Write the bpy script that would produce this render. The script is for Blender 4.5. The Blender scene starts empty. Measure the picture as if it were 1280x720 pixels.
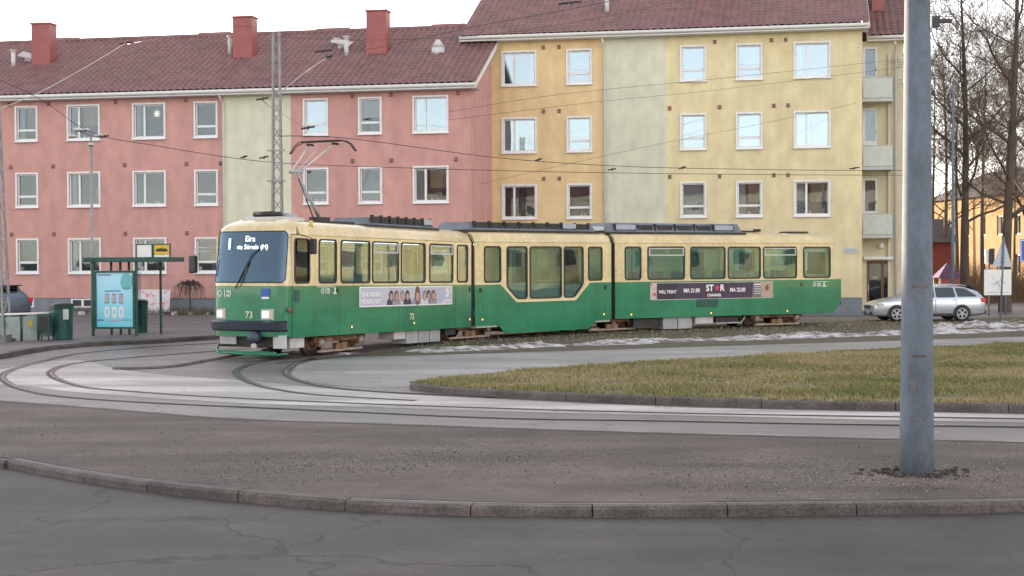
import bpy, bmesh, math, random
import numpy as np
from mathutils import Matrix, Vector, noise
random.seed(7)
R_=math.radians
# ---------------------------------------------------------------- camera
F_PX=1850.; CAM_H=2.4; ROLL=.004; PITCH=math.atan(35/F_PX)
Fv=Vector((0,math.cos(PITCH),-math.sin(PITCH))); r0=Vector((1,0,0)); u0=Vector((0,math.sin(PITCH),math.cos(PITCH)))
Rv=r0*math.cos(ROLL)-u0*math.sin(ROLL); Uv=u0*math.cos(ROLL)+r0*math.sin(ROLL)
scene=bpy.context.scene; COL=scene.collection
cd=bpy.data.cameras.new('camera'); cam=bpy.data.objects.new('camera',cd); COL.objects.link(cam)
cd.sensor_width=36; cd.lens=36*F_PX/1280; cd.clip_end=3000
m3=Matrix((Rv,Uv,-Fv)).transposed(); cam.matrix_world=Matrix.Translation((0,0,CAM_H))@m3.to_4x4()
scene.camera=cam
# ---------------------------------------------------------------- sky, sun, exposure
SUN_EL=8.3; SUN_AZ=-38.0          # azimuth from +Y towards +X
w=bpy.data.worlds.new('World'); scene.world=w; w.use_nodes=True
nt=w.node_tree; bg=nt.nodes['Background']; sky=nt.nodes.new('ShaderNodeTexSky'); sky.sky_type='NISHITA'
sky.sun_disc=False; sky.sun_elevation=R_(SUN_EL); sky.sun_rotation=R_(SUN_AZ); sky.air_density=.7; sky.dust_density=.15; sky.ozone_density=1.5
wbn=nt.nodes.new('ShaderNodeVectorMath'); wbn.operation='MULTIPLY'; wbn.inputs[1].default_value=(1.12,1.0,.90); hs=nt.nodes.new('ShaderNodeHueSaturation'); hs.inputs['Saturation'].default_value=.36; nt.links.new(sky.outputs[0],hs.inputs['Color']); nt.links.new(hs.outputs[0],wbn.inputs[0]); nt.links.new(wbn.outputs[0],bg.inputs[0]); bg.inputs[1].default_value=.15
sd=bpy.data.lights.new('sun','SUN'); sd.energy=3.0; sd.angle=R_(.5); sd.color=(1,.80,.58)
so=bpy.data.objects.new('sun',sd); COL.objects.link(so)
sv=Vector((math.sin(R_(SUN_AZ))*math.cos(R_(SUN_EL)),math.cos(R_(SUN_AZ))*math.cos(R_(SUN_EL)),math.sin(R_(SUN_EL))))
so.rotation_euler=sv.to_track_quat('Z','Y').to_euler()
vs=scene.view_settings; vs.view_transform='Standard'; vs.look='None'; vs.gamma=1; vs.use_curve_mapping=False; vs.exposure=2.3

# ---------------------------------------------------------------- helpers
def ray(x,y): return Fv*F_PX+Rv*(x-640)+Uv*(360-y)
def G(x,y,z=0.):                  # where a sight line meets the ground at height z
    r=ray(x,y); k=(z-CAM_H)/r.z; return Vector((k*r.x,k*r.y,z))
def AD(x,y,D):                    # point at distance D along a sight line
    r=ray(x,y); k=D/r.y; return Vector((k*r.x,D,CAM_H+k*r.z))
MATS={}
def mat(name,col,rough=.6,metal=0,var=.0,vscale=2.,bump=0,bscale=30.,spec=.5,col2=None,emit=None,estr=0,coat=0,thr=(.35,.65),sc=(1,1,1),detail=6):
    if name in MATS: return MATS[name]
    m=bpy.data.materials.new(name); m.use_nodes=True; n=m.node_tree; b=n.nodes['Principled BSDF']; L=n.links
    b.inputs['Roughness'].default_value=rough; b.inputs['Metallic'].default_value=metal; b.inputs['Specular IOR Level'].default_value=spec
    b.inputs['Base Color'].default_value=(*col,1); b.inputs['Coat Weight'].default_value=coat
    if emit: b.inputs['Emission Color'].default_value=(*emit,1); b.inputs['Emission Strength'].default_value=estr
    tc=n.nodes.new('ShaderNodeTexCoord'); mp=n.nodes.new('ShaderNodeMapping'); mp.inputs['Scale'].default_value=sc; L.new(tc.outputs['Object'],mp.inputs[0])
    if var or col2:
        t=n.nodes.new('ShaderNodeTexNoise'); t.inputs['Scale'].default_value=vscale; t.inputs['Detail'].default_value=detail; t.inputs['Roughness'].default_value=.62
        L.new(mp.outputs[0],t.inputs['Vector'])
        cr=n.nodes.new('ShaderNodeValToRGB'); cr.color_ramp.elements[0].position=thr[0]; cr.color_ramp.elements[1].position=thr[1]
        c2=col2 if col2 else tuple(c*(1-var) for c in col)
        cr.color_ramp.elements[0].color=(*c2,1); cr.color_ramp.elements[1].color=(*col,1) if col2 else (*[min(1,c*(1+var)) for c in col],1)
        L.new(t.outputs[0],cr.inputs[0])
        t2=n.nodes.new('ShaderNodeTexNoise'); t2.inputs['Scale'].default_value=vscale*9; t2.inputs['Detail'].default_value=4; L.new(mp.outputs[0],t2.inputs['Vector'])
        mr=n.nodes.new('ShaderNodeMapRange'); mr.inputs[1].default_value=.3; mr.inputs[2].default_value=.7; mr.inputs[3].default_value=.9; mr.inputs[4].default_value=1.1; L.new(t2.outputs[0],mr.inputs[0])
        mx=n.nodes.new('ShaderNodeVectorMath'); mx.operation='SCALE'; L.new(cr.outputs[0],mx.inputs[0]); L.new(mr.outputs[0],mx.inputs['Scale'])
        L.new(mx.outputs[0],b.inputs['Base Color'])
        mr2=n.nodes.new('ShaderNodeMapRange'); mr2.inputs[3].default_value=max(.03,rough-.12); mr2.inputs[4].default_value=min(1,rough+.1); L.new(t.outputs[0],mr2.inputs[0]); L.new(mr2.outputs[0],b.inputs['Roughness'])
    if bump:
        t=n.nodes.new('ShaderNodeTexNoise'); t.inputs['Scale'].default_value=bscale; t.inputs['Detail'].default_value=6; L.new(mp.outputs[0],t.inputs['Vector'])
        bp=n.nodes.new('ShaderNodeBump'); bp.inputs['Strength'].default_value=1; bp.inputs['Distance'].default_value=bump; L.new(t.outputs[0],bp.inputs['Height']); L.new(bp.outputs[0],b.inputs['Normal'])
    MATS[name]=m; return m
def weather(m,grain=.25,gscale=45,crack=0,cscale=.35,streak=0,patch=0):
    n=m.node_tree; L=n.links; b=n.nodes['Principled BSDF']; src=b.inputs['Base Color'].links[0].from_socket; tc=n.nodes.new('ShaderNodeTexCoord')
    def mul(fac_socket):
        nonlocal src
        v=n.nodes.new('ShaderNodeVectorMath'); v.operation='SCALE'; L.new(src,v.inputs[0]); L.new(fac_socket,v.inputs['Scale']); src=v.outputs[0]
    def rng(sock,a,b_,c,d):
        q=n.nodes.new('ShaderNodeMapRange'); q.inputs[1].default_value=a; q.inputs[2].default_value=b_; q.inputs[3].default_value=c; q.inputs[4].default_value=d; L.new(sock,q.inputs[0]); return q.outputs[0]
    def nz(scale,sc,det=4,rot=0):
        p=n.nodes.new('ShaderNodeMapping'); p.inputs['Scale'].default_value=sc; p.inputs['Rotation'].default_value=(0,0,rot); L.new(tc.outputs['Object'],p.inputs[0]); t=n.nodes.new('ShaderNodeTexNoise'); t.inputs['Scale'].default_value=scale; t.inputs['Detail'].default_value=det; L.new(p.outputs[0],t.inputs['Vector']); return t.outputs[0]
    if grain: mul(rng(nz(gscale,(1,1,1),3),.3,.7,1-grain,1+grain))
    if streak: mul(rng(nz(1.0,(2.2,2.2,.10),6),.35,.68,1-streak,1+streak*.5)); mul(rng(nz(.5,(1,1,1),8),.3,.7,1-streak*.6,1+streak*.6))
    if patch: mul(rng(nz(.55,(.35,1.5,1),7,.12),.40,.62,1-patch,1+patch*.6))
    if crack:
        t=n.nodes.new('ShaderNodeTexNoise'); t.inputs['Scale'].default_value=1.2; t.inputs['Detail'].default_value=6; L.new(tc.outputs['Object'],t.inputs['Vector'])
        ad=n.nodes.new('ShaderNodeVectorMath'); ad.operation='MULTIPLY_ADD'; ad.inputs[1].default_value=(1.6,1.6,0); L.new(t.outputs['Color'],ad.inputs[0]); L.new(tc.outputs['Object'],ad.inputs[2])
        v=n.nodes.new('ShaderNodeTexVoronoi'); v.feature='DISTANCE_TO_EDGE'; v.inputs['Scale'].default_value=cscale; L.new(ad.outputs[0],v.inputs['Vector']); mul(rng(v.outputs['Distance'],.0,.010,1-crack,1))
    L.new(src,b.inputs['Base Color']); return m
def glassmat(name,tint,refl=.2,rough=.02,gcol=(.84,.94,1)):
    if name in MATS: return MATS[name]
    m=bpy.data.materials.new(name); m.use_nodes=True; n=m.node_tree; L=n.links
    out=n.nodes['Material Output']; n.nodes.remove(n.nodes['Principled BSDF'])
    tr=n.nodes.new('ShaderNodeBsdfTransparent'); tr.inputs[0].default_value=(*tint,1)
    gl=n.nodes.new('ShaderNodeBsdfGlossy'); gl.inputs['Roughness'].default_value=rough; gl.inputs[0].default_value=(*gcol,1)
    ge=n.nodes.new('ShaderNodeNewGeometry'); dt=n.nodes.new('ShaderNodeVectorMath'); dt.operation='DOT_PRODUCT'; L.new(ge.outputs['Incoming'],dt.inputs[0]); L.new(ge.outputs['Normal'],dt.inputs[1])
    def mth(op,a,b=None):
        q=n.nodes.new('ShaderNodeMath'); q.operation=op; q.use_clamp=op in('ADD','SUBTRACT')
        for k_,v_ in enumerate((a,b)):
            if v_ is None: continue
            if isinstance(v_,(int,float)): q.inputs[k_].default_value=v_
            else: L.new(v_,q.inputs[k_])
        return q.outputs[0]
    ad_=mth('ADD',mth('MULTIPLY',mth('POWER',mth('SUBTRACT',1.0,mth('ABSOLUTE',dt.outputs['Value'])),5.0),.6),refl*.6+.02)
    tc=n.nodes.new('ShaderNodeTexCoord'); nz=n.nodes.new('ShaderNodeTexNoise'); nz.inputs['Scale'].default_value=1.3; nz.inputs['Detail'].default_value=1; L.new(tc.outputs['Object'],nz.inputs['Vector'])
    bp=n.nodes.new('ShaderNodeBump'); bp.inputs['Distance'].default_value=.0018; L.new(nz.outputs[0],bp.inputs['Height']); L.new(bp.outputs[0],gl.inputs['Normal'])
    mx=n.nodes.new('ShaderNodeMixShader'); L.new(ad_,mx.inputs[0]); L.new(tr.outputs[0],mx.inputs[1]); L.new(gl.outputs[0],mx.inputs[2]); L.new(mx.outputs[0],out.inputs[0])
    MATS[name]=m; return m
def tag(o,label=None,cat=None,group=None,kind=None):
    if label: o['label']=label
    if cat: o['category']=cat
    if group: o['group']=group
    if kind: o['kind']=kind
    return o
def thing(name,label,cat,loc=(0,0,0),rz=0,group=None):
    o=bpy.data.objects.new(name,None); COL.objects.link(o); o.location=loc; o.rotation_euler=(0,0,rz); o.empty_display_size=.2
    return tag(o,label,cat,group)
def copy_tree(o,parent=None):
    c=o.copy(); COL.objects.link(c)
    if parent is not None: c.parent=parent
    for ch in list(o.children): copy_tree(ch,c)
    return c
I4=Matrix.Identity(4)
def T(x,y,z): return Matrix.Translation((x,y,z))
XZ=Matrix(((1,0,0,0),(0,0,-1,0),(0,1,0,0),(0,0,0,1)))   # 2D (x,y) -> (x,0,z); plate normal towards -y
class MB:
    def __init__(s): s.v=[]; s.f=[]; s.mi=[]; s.m=[]; s.sm=[]
    def idx(s,m):
        if m not in s.m: s.m.append(m)
        return s.m.index(m)
    def add(s,vs,fs,m,M=I4,smooth=False):
        b=len(s.v); i=s.idx(m); s.v+= [tuple(M@Vector(v)) for v in vs] if M is not I4 else [tuple(v) for v in vs]
        for f in fs: s.f.append(tuple(b+k for k in f)); s.mi.append(i); s.sm.append(smooth)
        return s
    def box(s,c,d,m,M=I4,bev=0):
        x,y,z=c; a,b,e=d[0]/2,d[1]/2,d[2]/2
        if bev:
            bm=bmesh.new(); bmesh.ops.create_cube(bm,size=1,matrix=Matrix.Diagonal((d[0],d[1],d[2],1)))
            bmesh.ops.bevel(bm,geom=bm.edges[:],offset=bev,segments=2,affect='EDGES',profile=.6)
            bm.verts.index_update(); V=[tuple(v.co+Vector(c)) for v in bm.verts]; Fc=[tuple(v.index for v in f.verts) for f in bm.faces]; bm.free()
            return s.add(V,Fc,m,M)
        V=[(x+i*a,y+j*b,z+k*e) for i in(-1,1) for j in(-1,1) for k in(-1,1)]
        return s.add(V,[(0,1,3,2),(4,6,7,5),(0,4,5,1),(2,3,7,6),(0,2,6,4),(1,5,7,3)],m,M)
    def tube(s,pts,rad,m,n=8,M=I4,smooth=True,cap=True):
        pts=[Vector(p) for p in pts]; rs=rad if isinstance(rad,(list,tuple)) else [rad]*len(pts); V=[];Fc=[]
        for i,p in enumerate(pts):
            t=(pts[min(i+1,len(pts)-1)]-pts[max(i-1,0)]); t=t.normalized() if t.length>1e-9 else Vector((0,0,1))
            a=t.cross(Vector((0,0,1))) if abs(t.z)<.95 else t.cross(Vector((1,0,0))); a.normalize(); b=t.cross(a)
            for k in range(n):
                q=2*math.pi*k/n; V.append(tuple(p+(a*math.cos(q)+b*math.sin(q))*rs[i]))
        for i in range(len(pts)-1):
            for k in range(n): Fc.append((i*n+k,i*n+(k+1)%n,(i+1)*n+(k+1)%n,(i+1)*n+k))
        if cap: Fc.append(tuple(range(n-1,-1,-1))); Fc.append(tuple((len(pts)-1)*n+k for k in range(n)))
        return s.add(V,Fc,m,M,smooth)
    def plate(s,outer,holes,th,m,M=I4):
        V,Fc=plate_geo(outer,holes,th); return s.add(V,Fc,m,M)
    def text(s,body,size,m,M=I4,bold=0,align='LEFT',th=.002,sx=1):
        cu=bpy.data.curves.new('lettering','FONT'); cu.body=body; cu.size=size; cu.extrude=th; cu.offset=bold; cu.align_x=align; cu.resolution_u=3
        o=bpy.data.objects.new('lettering',cu); me=bpy.data.meshes.new_from_object(o)
        V=[(v.co.x*sx,v.co.y,v.co.z) for v in me.vertices]; Fc=[tuple(p.vertices) for p in me.polygons]
        bpy.data.objects.remove(o); bpy.data.curves.remove(cu); bpy.data.meshes.remove(me)
        return s.add(V,Fc,m,M)
    def build(s,name,parent=None,loc=None,rot=None):
        me=bpy.data.meshes.new(name); me.from_pydata(s.v,[],s.f)
        for m in s.m: me.materials.append(m)
        me.polygons.foreach_set('material_index',s.mi); me.polygons.foreach_set('use_smooth',s.sm); me.update()
        o=bpy.data.objects.new(name,me); COL.objects.link(o)
        if parent is not None: o.parent=parent
        if loc is not None: o.location=loc
        if rot is not None: o.rotation_euler=rot
        return o
def plate_geo(outer,holes,th):
    cu=bpy.data.curves.new('sheet','CURVE'); cu.dimensions='2D'; cu.fill_mode='BOTH'; cu.extrude=th/2
    for poly in [outer]+list(holes):
        sp=cu.splines.new('POLY'); sp.points.add(len(poly)-1)
        for p,q in zip(sp.points,poly): p.co=(q[0],q[1],0,1)
        sp.use_cyclic_u=True
    o=bpy.data.objects.new('sheet',cu); me=bpy.data.meshes.new_from_object(o)
    V=[tuple(v.co) for v in me.vertices]; Fc=[tuple(p.vertices) for p in me.polygons]
    bpy.data.objects.remove(o); bpy.data.curves.remove(cu); bpy.data.meshes.remove(me); return V,Fc
def rect(x0,z0,x1,z1): return [(x0,z0),(x1,z0),(x1,z1),(x0,z1)]
def rnd(poly,r,n=4):
    out=[]; N=len(poly)
    for i in range(N):
        p=Vector(poly[i]); a=(Vector(poly[i-1])-p); b=(Vector(poly[(i+1)%N])-p)
        rr=min(r,a.length*.45,b.length*.45); A=p+a.normalized()*rr; B=p+b.normalized()*rr
        for k in range(n+1):
            t=k/n; q=A*(1-t)**2+p*2*t*(1-t)+B*t*t; out.append((q.x,q.y))
    return out
def inset(poly,d):
    c=Vector((sum(p[0] for p in poly)/len(poly),sum(p[1] for p in poly)/len(poly))); out=[]; N=len(poly)
    for i in range(N):
        p=Vector(poly[i]); a=(p-Vector(poly[i-1])).normalized(); b=(Vector(poly[(i+1)%N])-p).normalized()
        na=Vector((-a.y,a.x)); nb=Vector((-b.y,b.x)); k=na+nb; k=k/max(.2,(1+na.dot(nb)))
        out.append((p.x+k.x*d,p.y+k.y*d))
    return out
def catmull(P,n=6):
    P=[Vector(p) for p in P]; out=[]
    for i in range(len(P)-1):
        a,b,c,d=P[max(i-1,0)],P[i],P[i+1],P[min(i+2,len(P)-1)]
        for k in range(n):
            t=k/n; out.append(.5*((2*b)+(c-a)*t+(2*a-5*b+4*c-d)*t*t+(3*b-a-3*c+d)*t**3))
    out.append(P[-1]); return out

# ---------------------------------------------------------------- materials
M_asph=mat('asphalt',(.115,.108,.112),.5,var=.25,vscale=.35,bump=.008,bscale=60,spec=.5)
M_road=mat('near_asphalt',(.065,.059,.055),.8,var=.3,vscale=.6,bump=.003,bscale=90)
M_pave=mat('pavement',(.15,.138,.14),.7,var=.2,vscale=.5,bump=.006,bscale=50)
M_kerb=mat('granite_kerb',(.10,.086,.080),.75,var=.3,vscale=3,bump=.012,bscale=20)
M_steel=mat('rail_steel',(.42,.42,.44),.22,1)
M_groove=mat('rail_groove',(.03,.028,.027),.8,var=.3,vscale=2)
M_seal=mat('rail_sealant',(.055,.05,.05),.6,var=.4,vscale=2)
M_green=mat('tram_green',(.007,.185,.090),.22,var=.12,vscale=.7,coat=.5,detail=4)
M_cream=mat('tram_cream',(.66,.54,.30),.3,var=.07,vscale=.8,coat=.4)
M_rub=mat('black_rubber',(.02,.02,.022),.6)
M_dark=mat('dark_underframe',(.03,.028,.027),.7,var=.4,vscale=4)
M_grey=mat('grey_paint',(.33,.35,.36),.5,var=.15,vscale=3)
M_roofeq=mat('roof_grey_blue',(.13,.155,.19),.5,var=.2,vscale=2)
M_lgrey=mat('light_grey_paint',(.5,.5,.5),.5,var=.1,vscale=3)
M_rust=mat('rusty_steel',(.22,.13,.08),.7,.3,var=.5,vscale=6,bump=.01,bscale=15)
M_white=mat('white_paint',(.78,.78,.76),.4,var=.04,vscale=4)
M_black=mat('black_paint',(.018,.018,.02),.4)
M_tglass=glassmat('tram_glass',(.66,.75,.72),.14)
M_wglass=glassmat('window_glass',(.66,.69,.71),.09,gcol=(.82,.92,1))
M_int=mat('tram_interior',(.60,.64,.60),.7)
M_seat=mat('tram_seat',(.10,.22,.28),.7)
M_galv=mat('galvanised_steel',(.14,.17,.21),.75,0,spec=.25,var=.22,vscale=2.5,bump=.002,bscale=40,sc=(1,1,.5))
M_mast=mat('mast_grey',(.27,.28,.28),.6,.3,var=.2,vscale=3)
M_dgreen=mat('dark_green_paint',(.012,.075,.065),.4,var=.2,vscale=3)
M_snow=mat('snow',(.60,.60,.61),.8,col2=(.13,.11,.095),vscale=2.2,bump=.03,bscale=14,thr=(.40,.60),sc=(1,1.6,1))
M_bark=mat('bark',(.085,.065,.052),.9,var=.35,vscale=3,bump=.03,bscale=12,sc=(1,1,.3))
M_txt=mat('white_lettering',(.8,.8,.8),.5)
M_wire=mat('wire',(.03,.03,.032),.5)
M_glow=mat('headlight_glow',(.9,.9,.85),.2,emit=(1,.96,.88),estr=.22)

weather(M_road,.35,40,.55,.3,patch=.25); weather(M_pave,.2,30,.3,.4,patch=.15)
for m_ in (M_green,M_cream): weather(m_,0,streak=.10)
# ================================================================= GROUND
def sheet(name,poly,z,m,kind='structure',th=0):
    mb=MB(); mb.add([(p[0],p[1],z) for p in poly],[tuple(range(len(poly)))],m)
    bm=bmesh.new(); o=mb.build(name); bm.from_mesh(o.data)
    bmesh.ops.triangulate(bm,faces=bm.faces[:]); bm.normal_update()
    for f in bm.faces:
        if f.normal.z<0: f.normal_flip()
    bm.to_mesh(o.data); bm.free(); tag(o,kind=kind); return o
def strip(mb,path,w0,w1,z,m,zf=None):
    P=[Vector((p[0],p[1])) for p in path]; V=[];Fc=[]
    for i,p in enumerate(P):
        t=(P[min(i+1,len(P)-1)]-P[max(i-1,0)]).normalized(); nn=Vector((-t.y,t.x))
        a=p+nn*w0; b=p+nn*w1; V+=[(a.x,a.y,z),(b.x,b.y,z)]
    for i in range(len(P)-1): Fc.append((2*i,2*i+2,2*i+3,2*i+1))
    mb.add(V,Fc,m)
def kerbstones(name,path,w,z0,z1,label=None,seg=1.0,side=1,rough=.012):
    # stones laid end to end along a path, every joint a small gap; w extends to the left of the path
    P=[Vector((p[0],p[1])) for p in path]; mb=MB(); L=[0]
    for i in range(1,len(P)): L.append(L[-1]+(P[i]-P[i-1]).length)
    def at(s):
        for i in range(1,len(P)):
            if s<=L[i] or i==len(P)-1:
                t=(s-L[i-1])/max(1e-6,L[i]-L[i-1]); d=(P[i]-P[i-1]).normalized(); return P[i-1].lerp(P[i],t),d
    s=0; rg=random.Random(3)
    while s<L[-1]-.2:
        e=min(s+seg*rg.uniform(.85,1.15),L[-1]); k=3; V=[];dz=rg.uniform(-rough,rough); dy=rg.uniform(-rough,rough)
        for j in range(k+1):
            p,d=at(s+.006+(e-s-.012)*j/k); nn=Vector((-d.y,d.x))*side
            q=p+nn*dy; r=p+nn*(w+dy); b=.03
            for pt,z in ((q,z0),(q+nn*.0,z1-b+dz),(q+nn*b,z1+dz),(r-nn*.01,z1+dz),(r,z0)): V.append((pt.x,pt.y,z))
        Fc=[]
        for j in range(k):
            for a in range(4): Fc.append((j*5+a,j*5+a+1,j*5+a+6,j*5+a+5))
        Fc+=[(0,1,2,3,4),tuple(k*5+a for a in (4,3,2,1,0))]
        mb.add(V,Fc,M_kerb); s=e
    o=mb.build(name); tag(o,kind='structure'); return o

# near road, lower than the square
sheet('road',[(-900,-900),(900,-900),(900,1500),(-900,1500)],-.10,M_road)
kl=[(-160,549),(-60,566),(0,574),(70,587),(150,599),(220,608),(300,616),(420,626),(570,632),(700,634),(900,633),(1280,628),(1500,623)]
kp=catmull([G(x,y,0).to_2d() for x,y in kl],5)
kp=[Vector((kp[0].x-30,kp[0].y+22))]+kp+[Vector((kp[-1].x+40,kp[-1].y+1.5))]
kerbstones('road_kerb',kp,.17,-.11,.008,seg=1.3,rough=.022); weather(M_kerb,.35,35,patch=.2)
# asphalt of the square
M_square=mat('worn_asphalt',(.20,.183,.172),.45,col2=(.10,.089,.083),vscale=.28,bump=.006,bscale=60,thr=(.35,.7),sc=(.6,1.6,1)); weather(M_square,.22,35,.6,.3,patch=.22)
sheet('square_paving',[(p.x,p.y+.2) for p in kp]+[(400,40),(400,1200),(-400,1200),(-400,60)],0,M_square)
# setts between kerb and track
sett=mat('granite_setts',(.135,.115,.102),.8,var=.3,vscale=.8,bump=.01,bscale=40)
weather(sett,.5,42,patch=.32); n=sett.node_tree; L=n.links; bk=n.nodes.new('ShaderNodeTexBrick'); tc=n.nodes.new('ShaderNodeTexCoord'); mp=n.nodes.new('ShaderNodeMapping'); mp.inputs['Rotation'].default_value=(0,0,.35)
L.new(tc.outputs['Object'],mp.inputs[0]); L.new(mp.outputs[0],bk.inputs[0]); bk.inputs['Scale'].default_value=1; bk.inputs['Brick Width'].default_value=.2; bk.inputs['Row Height'].default_value=.13; bk.inputs['Mortar Size'].default_value=.014
bk.inputs['Color1'].default_value=(1,.94,.9,1); bk.inputs['Color2'].default_value=(.66,.64,.64,1); bk.inputs['Mortar'].default_value=(.50,.46,.43,1)
b=n.nodes['Principled BSDF']; old=b.inputs['Base Color'].links[0].from_socket; vm=n.nodes.new('ShaderNodeVectorMath'); vm.operation='MULTIPLY'; L.new(old,vm.inputs[0])
dn=n.nodes.new('ShaderNodeTexNoise'); dn.inputs['Scale'].default_value=.45; dn.inputs['Detail'].default_value=5; L.new(tc.outputs['Object'],dn.inputs['Vector'])
dr=n.nodes.new('ShaderNodeMapRange'); dr.inputs[1].default_value=.36; dr.inputs[2].default_value=.52; L.new(dn.outputs[0],dr.inputs[0])
mxx=n.nodes.new('ShaderNodeMix'); mxx.data_type='RGBA'; L.new(dr.outputs[0],mxx.inputs[0]); L.new(bk.outputs[0],mxx.inputs[6]); mxx.inputs[7].default_value=(.75,.68,.64,1); L.new(mxx.outputs[2],vm.inputs[1]); L.new(vm.outputs[0],b.inputs['Base Color'])
bp=n.nodes.new('ShaderNodeBump'); bp.inputs['Distance'].default_value=.012; L.new(bk.outputs['Fac'],bp.inputs['Height']); bp.invert=True
bo=b.inputs['Normal'].links[0].from_socket; L.new(bo,bp.inputs['Normal']); L.new(bp.outputs[0],b.inputs['Normal'])
edge=[(-160,493),(0,501),(180,515),(289,523),(420,528),(544,532),(653,536),(820,541),(967,545),(1130,549),(1280,553),(1500,560)]
ep=catmull([G(x,y).to_2d() for x,y in edge],4)
sheet('sett_paving',[(p.x,p.y+.26) for p in kp[1:-1]]+[(p.x,p.y) for p in reversed(ep)],.004,sett)
mb=MB(); strip(mb,ep,-.05,.06,.012,mat('worn_edge',(.30,.28,.27),.6,col2=(.08,.07,.065),vscale=1.3)); strip(mb,ep,-.14,-.06,.0085,M_seal); tag(mb.build('paving_edge_strip'),kind='structure')
# light track band: salt whitening, with sky glare painted into the colour
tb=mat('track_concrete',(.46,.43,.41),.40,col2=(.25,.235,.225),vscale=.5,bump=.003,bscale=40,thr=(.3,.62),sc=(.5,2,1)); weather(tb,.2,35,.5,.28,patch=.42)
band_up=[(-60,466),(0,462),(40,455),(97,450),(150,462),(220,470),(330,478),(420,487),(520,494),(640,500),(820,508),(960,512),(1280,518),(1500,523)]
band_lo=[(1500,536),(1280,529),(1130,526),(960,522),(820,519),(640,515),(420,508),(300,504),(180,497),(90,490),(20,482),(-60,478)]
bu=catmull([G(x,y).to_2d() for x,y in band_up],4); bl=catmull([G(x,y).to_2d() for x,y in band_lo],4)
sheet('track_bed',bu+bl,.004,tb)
# rails
def rail(pts,side=1):
    P=catmull([G(x,y).to_2d() for x,y in pts],8); mb=MB()
    strip(mb,P,-.095,.085,.0085,M_seal); strip(mb,P,-.02,.045,.0125,M_steel); strip(mb,P,-.055,-.02,.0125,M_groove)
    o=mb.build('tram_rail'); tag(o,kind='structure'); return P
rail([(300,428),(200,433),(108,441),(60,450),(20,461),(3,470),(8,478),(26,486),(72,495),(180,503),(420,514),(631,523),(820,526),(967,529),(1280,534),(1500,538)])
rail([(360,432),(280,438),(180,446),(120,451),(82,457),(65,464),(64,469),(74,475),(105,484),(144,488),(260,496),(420,503.5),(631,511),(820,516),(967,519),(1280,524),(1500,529)])
rail([(352,448),(318,454),(300,461),(295,466),(302,473),(320,481),(345,487),(400,494),(520,501)])
rail([(392,448),(372,454),(360,461),(357,466),(364,472),(385,479),(420,485),(480,490),(620,497)])
# shelter platform with kerb
pl=[(-200,474),(-60,452),(0,443),(60,433),(120,427.5),(200,424),(280,419),(420,413),(600,405)]
pp=catmull([G(x,y,.12).to_2d() for x,y in pl],4)
sheet('platform_paving',[(p.x,p.y+.1) for p in pp]+[(3,66),(-1.5,62.0),(-33,68.3),(-60,70)],.12,M_pave)
kerbstones('platform_kerb',pp,.2,0,.125,seg=1.0)
isl=catmull([G(x,y,.04).to_2d() for x,y in [(140,460),(180,459.5),(220,457),(262,450),(300,443),(345,437)]],4)
kerbstones('low_kerb',isl,.12,0,.05,seg=.9)
# pale street strip beyond the grass
pth=mat('pale_asphalt',(.27,.262,.26),.45,var=.14,vscale=.5,bump=.003,bscale=60); weather(pth,.18,30,.5,.3,patch=.28)
pu=[(372,456),(395,451),(430,447),(520,443),(640,440),(800,435),(960,430),(1280,420),(1600,409)]; plo=[(1600,424),(1280,434),(960,446),(800,455),(640,466),(575,473),(520,483),(440,483),(390,478),(362,470)]
sheet('street_strip',catmull([G(x,y).to_2d() for x,y in pu],4)+catmull([G(x,y).to_2d() for x,y in plo],4),.0038,pth)
# track verge under the tram, brown earth and thin grass
vg=mat('verge_earth',(.13,.105,.08),.9,col2=(.07,.075,.035),vscale=1.2,bump=.03,bscale=15)
vu=[(470,437),(560,424),(700,413),(860,407),(1050,402),(1300,396),(1600,388)]; vl=[(1600,410),(1280,421),(960,431),(800,436),(640,441),(540,444),(450,446)]
sheet('track_verge',[G(x,y).to_2d() for x,y in vu]+[G(x,y).to_2d() for x,y in vl],.008,vg)
rl=MB(); P=catmull([(-6.4,35.2),(-3.9,39.2),(-.9,44.1),(4.2,49.3),(11.5,53.6),(20,57.5),(40,64)],10)
for off in (.05,-.95):
    strip(rl,P,off-.03,off+.03,.02,M_steel); strip(rl,P,off-.12,off-.03,.012,M_groove)
tag(rl.build('tram_rail'),kind='structure')
# snow bank: ragged ridge
def snowbank(path,wf,hf,name,seed,n2=14):
    P=catmull([Vector((p[0],p[1])) for p in path],26); V=[];Fc=[]
    for i,p in enumerate(P):
        t=(P[min(i+1,len(P)-1)]-P[max(i-1,0)]).normalized(); nn=Vector((-t.y,t.x)); u=i/(len(P)-1)
        w=wf*(.75+.5*noise.noise(Vector((p.x*.5,p.y*.5,seed)))+.35*noise.noise(Vector((p.x*2.1,p.y*2.1,seed))))
        for j in range(n2+1):
            s=j/n2; q=p+nn*(s-.5)*w
            hgt=hf*math.sin(math.pi*s)**.7*(.45+.5*noise.noise(Vector((q.x*.9,q.y*1.3,seed)))+.35*noise.noise(Vector((q.x*3,q.y*3,seed)))+.3*noise.noise(Vector((q.x*8,q.y*8,seed))))*min(1,u*8,(1-u)*8)-.01
            V.append((q.x,q.y,hgt if 0<j<n2 else -.02))
    for i in range(len(P)-1):
        for j in range(n2): a=i*(n2+1)+j; Fc.append((a,a+1,a+n2+2,a+n2+1))
    mb=MB(); mb.add(V,Fc,M_snow,smooth=True); o=mb.build(name); return o
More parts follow.
